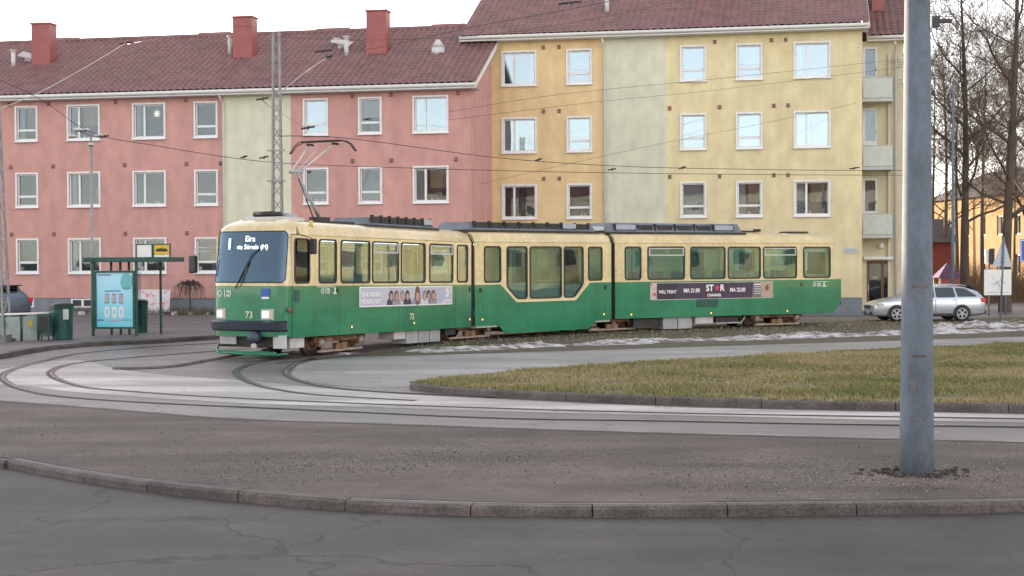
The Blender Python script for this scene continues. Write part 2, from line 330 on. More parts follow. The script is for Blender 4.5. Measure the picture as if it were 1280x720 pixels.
o=snowbank([G(x,y) for x,y in [(500,441),(560,438),(640,434.5),(720,431.5),(800,428),(900,425),(1000,421.5),(1120,418),(1280,413),(1500,406)]],1.7,.19,'snow_bank',1.3,26)
tag(o,'long low bank of dirty melting snow along the pale street strip','snow',kind='stuff')
o=snowbank([G(x,y) for x,y in [(1150,411),(1190,409),(1240,409),(1300,406)]],1.8,.28,'snow_pile',5.1,20)
tag(o,'pile of cleaner snow below the silver estate car','snow',kind='stuff')
o=snowbank([G(x,y) for x,y in [(424,443.5),(434,442),(450,441.5)]],.5,.10,'snow_remnant',9.1)
tag(o,'small leftover patch of snow beside the tram front bogie','snow',kind='stuff')
o=snowbank([(28,72),(34,74),(44,78),(60,82)],5,.35,'snow_field',3.3)
tag(o,'flat snow field behind the white board at the right','snow',kind='stuff')
# grass island with kerb
gl_=[(512,479),(540,482.5),(600,487),(680,491),(740,494),(820,497),(960,501),(1280,507),(1500,511)]
gp=catmull([G(x,y,.12).to_2d() for x,y in gl_],5); gu=[(1500,420),(1280,429),(1100,437),(960,444),(800,453),(700,460),(640,464),(575,470),(535,474.5)]
gq=catmull([G(x,y,.12).to_2d() for x,y in gu],4)
kerbstones('island_kerb',gp,.2,0,.125,seg=1.9)
M_turf=mat('turf_soil',(.15,.145,.06),.95,col2=(.13,.10,.06),vscale=.8,bump=.03,bscale=20,thr=(.35,.6))
isl_poly=[(p.x,p.y+.12) for p in gp]+[(p.x,p.y) for p in gq]
sheet('grass_island',isl_poly,.121,M_turf)
def inpoly(x,y,P):
    c=False; j=len(P)-1
    for i in range(len(P)):
        if (P[i][1]>y)!=(P[j][1]>y) and x<(P[j][0]-P[i][0])*(y-P[i][1])/(P[j][1]-P[i][1])+P[i][0]: c=not c
        j=i
    return c
def blades(name,poly,count,hh,mats,seed,z=.12):
    rg=random.Random(seed); xs=[p[0] for p in poly]; ys=[p[1] for p in poly]; mb=MB(); V=[[] for _ in mats]
    k=0
    while k<count:
        x=rg.uniform(min(xs),max(xs)); y=rg.uniform(min(ys),max(ys))
        if not inpoly(x,y,poly) or y>42: continue
        k+=1; nz=noise.noise(Vector((x*.9,y*.9,seed))); q=noise.noise(Vector((x*.35,y*.5,7.)))+rg.uniform(-.35,.35)
        if nz<-.28 and rg.random()<.6: continue
        mi=0 if q>.16 else (1 if q>-.20 else 2)
        for _ in range(2):
            a=rg.uniform(0,6.28); h=hh*rg.uniform(.5,1.3)*(1+nz); r=.011+.006*rg.random(); lx=rg.gauss(0,.03); ly=rg.gauss(0,.03); px=x+rg.gauss(0,.02); py=y+rg.gauss(0,.02)
            V[mi]+= [(px-math.cos(a)*r,py-math.sin(a)*r,z),(px+math.cos(a)*r,py+math.sin(a)*r,z),(px+lx,py+ly,z+h)]
    for v,m in zip(V,mats): mb.add(v,[(3*i,3*i+1,3*i+2) for i in range(len(v)//3)],m)
    return mb.build(name)
o=blades('grass',isl_poly,60000,.06,[mat('grass_green',(.16,.17,.055),.7),mat('grass_olive',(.27,.24,.10),.8),mat('grass_straw',(.36,.30,.16),.8)],4)
tag(o,'patchy green and straw coloured grass on the kerbed island','grass',kind='stuff')
vpoly=[G(x,y).to_2d() for x,y in [(480,438),(600,421),(860,409),(1280,398),(1280,409),(860,421),(640,432)]]
rg=random.Random(5); mb=MB(); V=[]; D_=[]
for k in range(9000):
    x=rg.uniform(-3,20); y=rg.uniform(36,62)
    if not inpoly(x,y,vpoly): continue
    a=rg.uniform(0,6.28); h=rg.uniform(.03,.1); V+=[(x-.015*math.cos(a),y-.015*math.sin(a),0),(x+.015*math.cos(a),y+.015*math.sin(a),0),(x+rg.gauss(0,.03),y,h)]
mb.add(V,[(3*i,3*i+1,3*i+2) for i in range(len(V)//3)],MATS['grass_straw']); tag(mb.build('verge_grass'),'thin dry grass on the brown verge under the tram','grass',kind='stuff')
# grit scattered on the setts
rg=random.Random(11); mb=MB()
for k in range(4200):
    if k%3: cx,cy=rg.choice([G(470,580),G(330,585),G(640,575),G(900,600),G(1190,596),G(1110,597)])[:2]; x=rg.gauss(cx,.9); y=rg.gauss(cy,.7)
    else: x=rg.uniform(-9,9); y=rg.uniform(15.3,22)
    if not inpoly(x,y,[(p.x,p.y+.3) for p in kp[1:-1]]+[(p.x,p.y) for p in reversed(ep)]): continue
    r=rg.uniform(.004,.012)*(1.6 if rg.random()<.05 else 1); V=[(x+r,y,.004),(x-r*.5,y+r*.9,.004),(x-r*.5,y-r*.8,.004),(x,y,.004+r*1.2)]
    mb.add(V,[(0,1,3),(1,2,3),(2,0,3)],MATS.get('grit_dark') or mat('grit_dark',(.05,.042,.038),.9) if k%2 else (MATS.get('grit_light') or mat('grit_light',(.28,.26,.24),.9)))
tag(mb.build('grit'),'loose grit and small stones scattered over the paving','grit',kind='stuff')
mb=MB(); c=G(1146,592)
for k in range(150):
    a=rg.uniform(0,6.28); d=.19+abs(rg.gauss(0,.10)); x=c.x+math.cos(a)*d*1.4; y=c.y+math.sin(a)*d; r=rg.uniform(.012,.04)
    mb.box((x,y,r*.4),(r*1.5,r,r),mat('dark_soil',(.06,.048,.04),.95,var=.3,vscale=9),bev=r*.2)
tag(mb.build('soil_clods'),'crumbled soil round the foot of the thick grey pole','soil',kind='stuff')

# ================================================================= BUILDINGS
PHI=math.atan2(-.1961,.9806)
def wallmat(name,c,var=.08):
    m=mat(name,c,.92,var=var*.6,vscale=.22,bump=.0015,bscale=60,sc=(1,1,.6),detail=3); weather(m,.05,14,streak=.05); return m
M_pink=wallmat('pink_render',(.53,.29,.262)); M_pinkl=wallmat('pale_pink_render',(.55,.30,.28)); M_lime=wallmat('pale_green_render',(.60,.60,.47),.05)
M_ylo=wallmat('ochre_render',(.68,.52,.29)); M_yel=wallmat('yellow_render',(.68,.59,.36)); M_plin=wallmat('grey_plinth',(.20,.22,.25),.2)
M_crm=wallmat('cream_render',(.62,.56,.40)); M_trim=mat('white_window_paint',(.72,.73,.74),.5,var=.05,vscale=3)
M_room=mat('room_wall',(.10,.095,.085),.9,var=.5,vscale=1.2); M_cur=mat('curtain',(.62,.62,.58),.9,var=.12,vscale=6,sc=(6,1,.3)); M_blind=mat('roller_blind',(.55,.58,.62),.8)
M_warm=mat('ochre_curtain',(.55,.40,.20),.9,var=.2,vscale=3,sc=(4,1,.5)); M_leafp=mat('pot_plant',(.04,.08,.03),.8); M_brown_=mat('cupboard',(.2,.12,.07),.7)
M_chim=mat('red_sheet_metal',(.28,.08,.078),.5,var=.12,vscale=2); M_vent=mat('dark_vent',(.16,.075,.06),.8)
M_tile=mat('red_roof_tile',(.185,.095,.093),.6,var=.22,vscale=1.5,bump=.004,bscale=40)
M_wglass2=glassmat('window_glass_bright',(.62,.68,.72),.34,gcol=(.78,.91,1))  # copy for some panes, pale sky reflection put into the gloss
def window(parent,x0,z0,x1,z1,kind,style,seed,y=0):
    rg=random.Random(seed); W=x1-x0; H=z1-z0; cx=(x0+x1)/2
    e=MB(); yo=-.03
    # casing, frame, transom or mullion
    e.plate(rect(-W/2-.07,-.07,W/2+.07,H+.07),[rect(-W/2,0,W/2,H)],.05,M_trim,T(0,yo,0)@XZ)
    e.plate(rect(-W/2,0,W/2,H),[rect(-W/2+.055,.055,W/2-.055,H-.055)],.06,M_trim,T(0,.09,0)@XZ)
    e.box((0,-.05,-.085),(W+.2,.14,.035),M_trim)
    if kind=='B': e.box((-W*.17,.09,H/2),(.09,.07,H-.1),M_trim)
    elif kind=='A': e.box((0,.09,H*.30),(W-.1,.07,.10),M_trim)
    elif kind=='D': e.box((-W*.0,.09,H*.33),(W-.1,.07,.10),M_trim)
    f=e.build('window',parent,(cx,y,z0))
    p=MB(); p.box((0,.11,H/2),(W-.1,.008,H-.1),M_wglass2 if (seed>=100 and z0>7) or seed in (30,44,42) else M_wglass); p.build('pane',f)
    r=MB(); rd=1.1
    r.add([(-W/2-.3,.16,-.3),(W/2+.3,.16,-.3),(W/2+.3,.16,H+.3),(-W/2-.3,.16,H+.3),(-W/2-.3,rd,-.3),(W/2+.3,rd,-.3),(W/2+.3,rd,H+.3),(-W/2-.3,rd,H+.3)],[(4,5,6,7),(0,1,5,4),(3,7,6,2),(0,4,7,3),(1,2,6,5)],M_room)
    if rg.random()<.5: r.box((rg.uniform(-.3,.3),.9,H*.3),(rg.uniform(.25,.6),.2,H*rg.uniform(.3,.7)),rg.choice([M_warm,M_cur,M_brown_,M_leafp]))
    r.build('room_niche',f)
    def cur(a,b,m,zb=.02,zt=H-.03):
        c=MB(); N=max(4,int((b-a)/.04)); V=[]
        for i in range(N+1):
            x=a+(b-a)*i/N; yy=.2+.02*(-1)**i; V+=[(x,yy,zb),(x,yy,zt)]
        c.add(V,[(2*i,2*i+2,2*i+3,2*i+1) for i in range(N)],m,smooth=True); c.build('curtain',f)
    if style=='blind': cur(-W/2,W/2,M_blind,zb=.02 if seed%2 else H*.25)
    elif style=='white': cur(-W/2,-W/2+W*.42,M_cur); cur(W/2-W*.2,W/2,M_cur)
    elif style=='warm': cur(-W/2,-W/2+W*.33,M_cur); cur(W/2-W*.55,W/2-.02,M_warm,zb=H*.4)
    elif style=='side': cur(-W/2,-W/2+W*.2,M_cur)
    elif style=='half': cur(-W/2,W/2,M_cur,zb=H*.45)
    if style in('side','dark','warm') and rg.random()<.7:
        for k in range(2):
            c=MB(); xx=rg.uniform(-W*.35,W*.35); c.box((xx,.19,.11),(.09,.09,.11),M_white)
            for q in range(7): a=rg.uniform(0,6.3); c.box((xx+.05*math.cos(a),.19+.03*math.sin(a),.2+rg.uniform(0,.10)),(.08,.03,.08),M_leafp)
            c.build('pot_plant',f)
    return f
def tiled_roof(name,parent,x0,x1,ye,ze,yr,zr,hip=None):
    # pantiles: waves along the eave, stepped courses up the slope
    import numpy as np
    Ls=math.hypot(yr-ye,zr-ze); nc=int(Ls/.36); sp=.30; nx=int((x1-x0)/sp*5); xs=np.linspace(x0,x1,nx+1)
    wave=.07*np.abs(np.sin(np.pi*xs/sp))
    ny,nz_=-(zr-ze)/Ls,(yr-ye)/Ls; V=[];Fc=[]; rows=[]
    for c in range(nc):
        rows+=[(c/nc,.03),((c+1)/nc-.002,.0)]
    for s,up in rows:
        for i,x in enumerate(xs):
            hh=wave[i]+up; V.append((x,ye+(yr-ye)*s+ny*hh,ze+(zr-ze)*s+nz_*hh))
    W=nx+1
    for r in range(len(rows)-1):
        for i in range(nx): a=r*W+i; Fc.append((a,a+1,a+W+1,a+W))
    mb=MB(); mb.add(V,Fc,M_tile,smooth=False)
    # back slope, verges, soffit, fascia
    th=.16
    mb.add([(x0,yr,zr),(x1,yr,zr),(x1,2*yr-ye,ze),(x0,2*yr-ye,ze)],[(0,1,2,3)],M_tile)
    for x in (x0,x1):
        mb.add([(x-.03,ye,ze-.02),(x+.03,ye,ze-.02),(x+.03,ye,ze-.18),(x-.03,ye,ze-.18),(x-.03,yr,zr+.06),(x+.03,yr,zr+.06),(x+.03,yr,zr-.18),(x-.03,yr,zr-.18)],[(0,1,5,4),(0,4,7,3),(1,2,6,5),(2,3,7,6),(0,3,2,1)],M_trim)
    mb.box(((x0+x1)/2,ye+.02,ze-.12),(x1-x0,.03,.16),M_trim)
    mb.add([(x0,ye+.03,ze-.2),(x1,ye+.03,ze-.2),(x1,ye+1.2,ze-.2),(x0,ye+1.2,ze-.2)],[(0,1,2,3)],M_trim)
    rp=[(x0+ (x1-x0)*i/60,yr,zr+.05) for i in range(61)]; mb.tube(rp,.11,M_tile,n=8)
    r=mb.build('roof',parent)
    g=MB(); g.tube([(x0,ye-.07,ze-.06),(x1,ye-.07,ze-.06)],.075,mat('gutter_white',(.62,.62,.6),.4),n=8); g.build('gutter',r)
    return r
def chimney(roof,x,y,z0,z1,w=1.0,d=.7):
    c=MB(); c.box((x,y,(z0+z1)/2),(w,d,z1-z0),M_chim,bev=.02); c.box((x,y,z1+.03),(w+.1,d+.1,.06),M_chim); 
    c.box((x,y-d/2-.1,z0+.35),(w+.5,.15,.05),M_trim); c.build('chimney',roof)
def vents(wall,pts,y=-.02):
    for x,z in pts:
        v=MB(); v.box((x,y,z),(.14,.03,.17),M_vent); v.box((x,y-.02,z+.03),(.12,.02,.015),M_pink); v.box((x,y-.02,z-.03),(.12,.02,.015),M_pink); v.build('air_vent',wall)
def downpipe(parent,x,zt,zb=.3,y=-.12):
    d=MB(); d.tube([(x-.05,y-.35,zt),(x-.02,y-.3,zt-.18),(x,y,zt-.45),(x,y,zb)],.05,MATS['gutter_white'],n=8)
    for z in (2.2,4.6,7.0,9.3):
        if z<zt-.5: d.box((x,y+.02,z),(.14,.1,.04),M_trim)
    d.build('downpipe',parent)
# ---- pink building
pk=thing('apartment_building','long pink three storey apartment block with a pale green bay and red tiled roof','building',(-13.5,64.2,0),PHI)
rowsz=[(1.95,3.37),(4.88,6.29),(7.81,9.24)]
cols=[(-8.65,-7.7,'A'),(-6.15,-4.72,'B'),(-3.05,-1.64,'B'),(-.18,.77,'A'),(4.78,5.76,'A'),(7.23,8.13,'A'),(9.61,11.02,'B')]
xcols=[(-16.6,-15.2,'B'),(-13.4,-12.5,'A')]
pz=[(-18,1.1,M_pink),(1.1,4.15,M_lime),(4.15,12.06,M_pink)]
wl=MB()
for a,b_,m in pz:
    hs=[rect(c[0],z0,c[1],z1) for c in cols+xcols if a<c[0]<b_ for z0,z1 in rowsz]
    wl.plate(rect(a,.8,b_,9.62),hs,.2,m,T(0,.1,0)@XZ)
wl.box((-23.97,.13,.4),(72.06,.2,.8),M_plin); wl.box((-39,.1,5.21),(42,.2,8.82),M_pink)
wl.add([(12.06,0.2,0),(12.06,11.8,0),(12.06,11.8,9.7),(12.06,6,12.75),(12.06,.2,9.7)],[(0,1,2,3,4)],M_pinkl)
wl.add([(-60,.2,0),(-60,11.8,0),(-60,11.8,9.7),(-60,6,12.75),(-60,.2,9.7)],[(4,3,2,1,0)],M_pink)
wl.add([(-60,11.8,0),(12.06,11.8,0),(12.06,11.8,9.7),(-60,11.8,9.7)],[(0,1,2,3)],M_pink)
wall=wl.build('wall',pk)
styles=[['warm','dark','dark'],['warm','side','side'],['side','dark','side'],['dark','dark','dark'],['blind','dark','dark'],['half','dark','dark'],['white','warm','side'],['side','dark','dark'],['half','dark','dark']]
for i,c in enumerate(cols+xcols):
    for k,(z0,z1) in enumerate(rowsz):
        window(pk,c[0],z0,c[1],z1,c[2],styles[i][2-k],i*7+k)
# star ornament hanging in a top window
st=MB(); pts=[]
for k in range(16): a=k*math.pi/8; r=.19 if k%2==0 else .07; pts.append((r*math.cos(a),r*math.sin(a)))
st.plate(pts,[],.02,mat('paper_star',(.85,.82,.75),.6,emit=(1,.85,.6),estr=.4),T(-2.05,.17,8.85)@XZ); st.build('paper_star',pk)
for x0,x1 in ((-9.0,-7.9),(-6.1,-5.0),(5.0,6.0),(8,9)):
    e=MB(); e.plate(rect(x0,.38,x1,.76),[rect(x0+.07,.44,(x0+x1)/2-.05,.71),rect((x0+x1)/2+.05,.44,x1-.07,.71)],.06,M_trim,T(0,-.0,0)@XZ); e.box(((x0+x1)/2,.015,.57),(x1-x0-.1,.02,.3),M_black); e.build('basement_window',pk)
rf=tiled_roof('roof',pk,-60.3,12.36,-.55,9.72,6,13.05)
for x,z1 in ((-9.13,13.45),(.80,13.4),(7.07,13.45)): chimney(rf,x,3.35,11.0,z1,w=.92)
for x in (-9.9,-2.0,3.9,9.5,): 
    c=MB(); c.box((x,6.9,12.9),(1.6,.8,.9),M_chim); c.build('chimney',rf)
for x,y,h in ((-10.5,3.0,.75),(-.03,3.6,.85),(5.7,3.0,.85)):
    z=9.72+(y+.55)*.4931; c=MB(); c.tube([(x,y,z-.1),(x,y,z+h)],.1,M_lgrey,n=10); c.tube([(x,y,z+h),(x,y,z+h+.06)],.15,M_lgrey,n=10); c.build('vent_pipe',rf)
for x,y,w_ in ((-10.0,3.5,.9),(5.2,3.9,.9)):
    z=9.72+(y+.55)*.4931+.35; c=MB(); c.box((0,0,0),(w_,.5,.05),M_lgrey,T(x,y,z)@Matrix.Rotation(.25,4,'Y')@Matrix.Rotation(.5,4,'X')); c.box((0,0,-.2),(.3,.2,.3),M_lgrey,T(x,y,z)); c.build('roof_hatch',rf)
c=MB(); z=9.72+(3.0+.55)*.4931; c.tube([(9.9,3.0,z-.1),(9.9,3.0,z+.3)],[.33,.28],M_lgrey,n=12); c.tube([(9.9,3.0,z+.3),(9.9,3.0,z+.62)],[.3,.08],M_lgrey,n=12); c.build('roof_cowl',rf)
vp=[]
for z in (3.62,6.62): vp+=[(-8.95,z),(-6.9,z),(-3.5,z),(-.62,z),(.95,z),(6.9,z),(8.6,z),(11.4,z)]
vp+=[(x,9.38) for x in (-9.0,-7.1,-3.9,-.62,6.9,8.6,11.5)]
vents(pk,vp)
downpipe(pk,1.13,9.6)
# ---- yellow building
yl=thing('apartment_building','tall yellow four storey apartment block with a pale green bay and end balconies','building',(-13.5+.1961*4.1,64.2+.9806*4.1,0),PHI)
ry=[(1.35,2.75),(4.28,5.68),(7.20,8.63),(10.16,11.57)]
yc=[(12.58,14.02,'B'),(15.49,16.48,'A'),(20.47,21.46,'A'),(22.86,23.85,'A'),(25.30,26.70,'B')]
wl=MB(); M_z=[(11.2,17.15,M_ylo),(17.15,19.8,M_lime),(19.8,28.08,M_yel)]
for a,b_,m in M_z:
    hs=[rect(c[0],z0,c[1],z1) for c in yc if a<c[0]<b_ for z0,z1 in ry]
    wl.plate(rect(a,.75,b_,12.1),hs,.2,m,T(0,.1,0)@XZ)
wl.box((19.64,.14,.37),(16.88,.2,.75),M_plin)
wl.add([(28.08,.2,0),(28.08,14,0),(28.08,14,12.1),(28.08,7,15.5),(28.08,.2,12.1)],[(0,1,2,3,4)],M_yel)
wl.add([(11.2,.2,0),(11.2,14,0),(11.2,14,12.1),(11.2,7,15.9),(11.2,.2,12.1)],[(4,3,2,1,0)],M_ylo)
wl.add([(11.2,14,0),(28,14,0),(28,14,12.1),(11.2,14,12.1)],[(0,1,2,3)],M_ylo)
wl.build('wall',yl)
sty=[['side','dark','white','white'],['dark','dark','half','half'],['dark','blind','half','blind'],['dark','warm','blind','half'],['dark','warm','white','side']]
for i,c in enumerate(yc):
    for k,(z0,z1) in enumerate(ry): window(yl,c[0],z0,c[1],z1,c[2],sty[i][k],100+i*9+k)
rf=tiled_roof('roof',yl,10.75,28.35,-.6,12.25,7,16.3)
chimney(rf,21.6,3.4,13.5,16.9,w=1.3)
for x,y in ((17.0,1.7),(13,4.4),(15.2,3.4)):
    z=12.25+(y+.6)*.533; c=MB(); c.tube([(x,y,z-.1),(x,y,z+.8)],.1,M_lgrey,n=10); c.build('vent_pipe',rf)
vp=[(12.2,11.75),(14.55,z) ,(15.0,z)] if False else []
for z in (5.98,8.95): vp+=[(14.4,z),(15.1,z),(19.95,z),(22.1,z),(24.4,z),(25.0,z)]
vp+=[(x,11.75) for x in (14.4,15.1,21.9,24.3,24.9)]
vents(yl,vp)
downpipe(yl,17.12,12.0,zb=.8); 
s=MB(); s.box((27.6,-.03,2.75),(.58,.02,.22),mat('street_plate',(.45,.48,.5),.4)); s.box((27.6,-.044,2.75),(.40,.006,.05),M_grey); s.build('street_plate',yl)
# wing with balconies, set back
W=3.0; wg=MB(); M_brown=mat('brown_wood',(.14,.07,.045),.5,var=.2,vscale=4,sc=(6,1,1))
bd=[(28.22,28.85,4.0,5.95),(28.22,28.85,7.1,9.05),(28.22,28.85,9.95,11.75)]
wg.plate(rect(28.08,.1,29.95,12.0),[rect(*(q[0],q[2],q[1],q[3])) for q in bd]+[rect(28.38,.15,29.4,2.3)],.2,M_crm,T(0,W+.1,0)@XZ)
wg.box((29.35,W-.06,5.5),(.12,.12,11.8),M_crm)
wg.add([(29.95,W,0),(29.95,W+8,0),(29.95,W+8,12),(29.95,W+4,14),(29.95,W,12)],[(0,1,2,3,4)],M_crm)
wg.build('wall',yl)
for j,(a,b_,z0,z1) in enumerate(bd):
    e=MB(); H=z1-z0; wd=b_-a
    e.plate(rect(0,0,wd,H),[rect(.09,.5,wd-.09,H-.09)],.06,M_trim,T(0,.05,0)@XZ); e.box((wd-.07,-.0,H*.45),(.02,.05,.14),M_black); f=e.build('balcony_door',yl,(a,W,z0))
    p=MB(); p.box((wd/2,.07,H/2+.2),(wd-.15,.008,H-.6),M_wglass); p.build('pane',f)
    p=MB(); p.add([(0,.5,0),(wd,.5,0),(wd,.5,H),(0,.5,H)],[(0,1,2,3)],M_cur if j!=2 else M_blind); p.build('curtain',f)
for z in (3.36,6.33,9.3):
    e=MB(); e.box((28.8,W-.55,z),(1.28,1.1,.14),M_lgrey); f=e.build('balcony',yl)
    g=MB(); gm=mat('frosted_panel',(.50,.55,.53),.35,var=.06,vscale=3)
    g.box((28.8,W-1.08,z+.52),(1.22,.02,.86),gm); g.box((29.42,W-.55,z+.52),(.02,1.02,.86),gm); g.tube([(28.16,W-1.09,z+.98),(29.44,W-1.09,z+.98),(29.44,W,z+.98)],.02,M_lgrey,n=6); g.build('balustrade',f)
e=MB(); e.plate(rect(28.38,.15,29.4,2.3),[rect(28.5,.5,29.0,2.15),rect(29.12,.5,29.32,2.15)],.07,M_brown,T(0,W+.05,0)@XZ); e.box((28.45,W+.02,1.1),(.03,.08,.3),M_steel); f=e.build('entrance_door',yl)
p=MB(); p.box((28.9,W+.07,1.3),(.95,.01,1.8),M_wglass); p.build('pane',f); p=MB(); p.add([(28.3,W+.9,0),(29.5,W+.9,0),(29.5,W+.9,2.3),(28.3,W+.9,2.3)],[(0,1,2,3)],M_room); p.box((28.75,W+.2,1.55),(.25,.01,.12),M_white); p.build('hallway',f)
e=MB(); e.box((28.88,W-.2,2.42),(1.25,.4,.12),M_trim); e.build('door_canopy',yl)
e=MB(); e.tube([(29.0,W-.05,2.95),(29.0,W-.2,2.95)],.12,M_white,n=10); e.build('wall_lamp',yl)
rf=tiled_roof('roof',yl,28.4,30.35,W-.45,12.15,W+4,14.6)
chimney(rf,28.95,W+2.6,13.2,15.6,w=.55)
downpipe(yl,29.62,11.9,zb=.2,y=W-.12)
# small pink banner, shrub bed and weeping tree by the pink wall
def bl_(x,y,z=0): return (Matrix.Translation((-13.5,64.2,0))@Matrix.Rotation(PHI,4,'Z'))@Vector((x,y,z))
bn=thing('banner','pale banner with pink splashes propped against the pink wall','banner',bl_(-1.72,-1.1,.12),PHI)
e=MB(); e.plate(rect(-.72,.12,.75,1.08),[],.03,mat('banner_white',(.62,.60,.62),.6,col2=(.62,.14,.20),vscale=3.2,thr=(.36,.46)),Matrix.Rotation(-.12,4,'X')@XZ); e.build('panel',bn)
e=MB(); 
for x in (-.6,.6): e.tube([(x,.04,0),(x,.16,1.0)],.02,M_mast,n=6)
e.build('stand',bn)
rg=random.Random(21); mb=MB(); M_rock=mat('rock',(.22,.2,.19),.9,var=.4,vscale=3)
M_shr=mat('dry_shrub',(.10,.09,.05),.9,var=.4,vscale=5)
for k in range(130):
    p=bl_(rg.uniform(-6.5,1.1),rg.uniform(-1.7,-.5)); r=rg.uniform(.06,.2)
    mb.box(p+Vector((0,0,.12+r*.3)),(r*1.5,r,r*.9),M_rock if rg.random()<.6 else M_snow,M=I4,bev=r*.25)
for k in range(1500):
    p=bl_(rg.uniform(-6.5,1.1),rg.uniform(-1.7,-.3)); a=rg.uniform(0,6.28); l=rg.uniform(.15,.45)*(1 if -2.8<0 else 1)
    q=p+Vector((math.cos(a)*l*.6,math.sin(a)*l*.4,l)); p=p+Vector((0,0,.1)); mb.add([p,p+Vector((.03,0,0)),q+Vector((0,0,.1))],[(0,1,2)],M_shr)
tag(mb.build('shrub_bed'),'bed of rocks, dead twigs and snow remains under the pink wall','plants',kind='stuff')

# ================================================================= TRAM
P0=(-5.43,35.9); A1=R_(62.515); A2=R_(45.317); A3=R_(29.61); TW=2.3
tram=thing('tram','green and cream articulated tram with three sections on route 1, roof pantograph raised','tram',(P0[0],P0[1],0),A1)
def loc_(X,Y): v=Matrix.Rotation(-A1,3,'Z')@Vector((X-P0[0],Y-P0[1],0)); return v
def side_panel(mb,poly_c,poly_g,holes,y,inner=False):
    mb.plate(poly_c,[rnd(h,.10) for h in holes],.04,M_cream,T(0,y,0)@XZ)
    mb.plate(poly_g,[],.04,M_green,T(0,y,0)@XZ)
def roof_skin(mb,x0,x1,z=0,endcap=True):
    prof=[(-.02,2.93),(-.035,2.945),(-.035,2.965),(0,2.975),(.03,3.08),(.11,3.18),(.33,3.27),(.7,3.32),(1.15,3.335)]
    prof=prof+[(TW-a,b) for a,b in prof[-2::-1]]; V=[];Fc=[]; N=len(prof)
    xs=[x0,x0+.05,x1-.05,x1] 
    for k,x in enumerate(xs):
        f=1 if k in (1,2) else .985
        for a,b in prof: V.append((x,(a-1.15)*f+1.15,2.93+(b-2.93)*f))
    for k in range(3):
        for i in range(N-1): a=k*N+i; Fc.append((a,a+1,a+N+1,a+N))
    mb.add(V,Fc,M_cream,smooth=True)
    if endcap: mb.add(V[:N],[tuple(range(N))],M_cream); mb.add(V[-N:],[tuple(range(N-1,-1,-1))],M_cream)
def tram_window(body,poly,hopper=False,y=-.02,sgn=-1,pane=None):
    w_=MB(); M=T(0,y,0)@XZ; out=rnd(poly,.10); 
    w_.plate(rnd(inset(poly,-.025),.12),[rnd(inset(poly,.022),.085)],.018,M_rub,T(0,y+sgn*.006,0)@XZ)
    w_.plate(rnd(inset(poly,.0),.10),[],.008,pane or M_tglass,T(0,y-sgn*.018,0)@XZ)
    if hopper:
        xs=[p[0] for p in poly]; zs=[p[1] for p in poly]; x0,x1,zt=min(xs)+.03,max(xs)-.03,max(zs)-.03
        w_.plate(rect(x0,zt-.26,x1,zt),[rect(x0+.04,zt-.22,x1-.04,zt-.03)],.02,M_lgrey,T(0,y+sgn*.012,0)@XZ)
    return w_.build('window',body)
def interior(body,x0,x1,zf,seatx,low=False):
    e=MB(); e.box(((x0+x1)/2,TW/2,zf),(x1-x0,TW-.12,.06),M_int); e.box(((x0+x1)/2,TW/2,2.92),(x1-x0,TW-.2,.04),M_int)
    for yy in (.06,TW-.06): e.box(((x0+x1)/2,yy,(zf+1.62)/2),(x1-x0,.03,1.62-zf),M_int)
    e.tube([(x0,.5,2.75),(x1,.5,2.75)],.017,mat('handrail_yellow',(.40,.36,.16),.4),n=6)
    e.tube([(x0,1.8,2.75),(x1,1.8,2.75)],.017,MATS['handrail_yellow'],n=6)
    for x in np.arange(x0+.9,x1,2.4): e.tube([(x,.55,zf),(x,.5,2.85)],.017,MATS['handrail_yellow'],n=6); e.tube([(x,1.75,zf),(x,1.8,2.85)],.017,MATS['handrail_yellow'],n=6)
    e.build('cabin_lining',body)
    for yy in (.75,1.55): e=MB(); e.box(((x0+x1)/2,yy,2.885),(x1-x0-1.0,.12,.03),mat('cabin_light',(.8,.8,.8),.4,emit=(.9,.96,1),estr=1.3)); e.build('ceiling_light',body)
    s0=None
    for x in seatx:
        for yy in (.38,1.9):
            if s0 is None:
                s=MB(); s.box((0,0,.42),(.44,.46,.07),M_seat,bev=.02); s.box((.2,0,.75),(.06,.46,.68),M_seat,bev=.02); s.tube([(0,0,0),(0,0,.4)],.03,M_dark,n=6); s0=s.build('passenger_seat',body,(x,yy,zf)); 
            else: q=s0.copy(); COL.objects.link(q); q.parent=body; q.location=(x,yy,zf)
def marker(body,x,z):
    e=MB(); e.tube([(x,-.02,z),(x,-.045,z)],.035,M_dark,n=10); e.tube([(x,-.045,z),(x,-.052,z)],.028,mat('amber_reflector',(.8,.35,.1),.3,emit=(1,.5,.15),estr=.5),n=10); e.build('side_marker',body)
# --- front section
L1=9.08
fb=MB()
wn=[(0.22,.83),(1.25,2.0),(2.22,3.56),(3.70,4.99),(5.14,6.41),(6.66,7.97),(8.24,8.85)]
hp=[3,5]
side=[rect(a,1.77,b_,2.84) for a,b_ in wn]
x0=.14
for y in (.0,TW): side_panel(fb,rect(x0,1.69,L1,2.94),rect(x0,.43,L1,1.69),side,y)
roof_skin(fb,.45,L1)
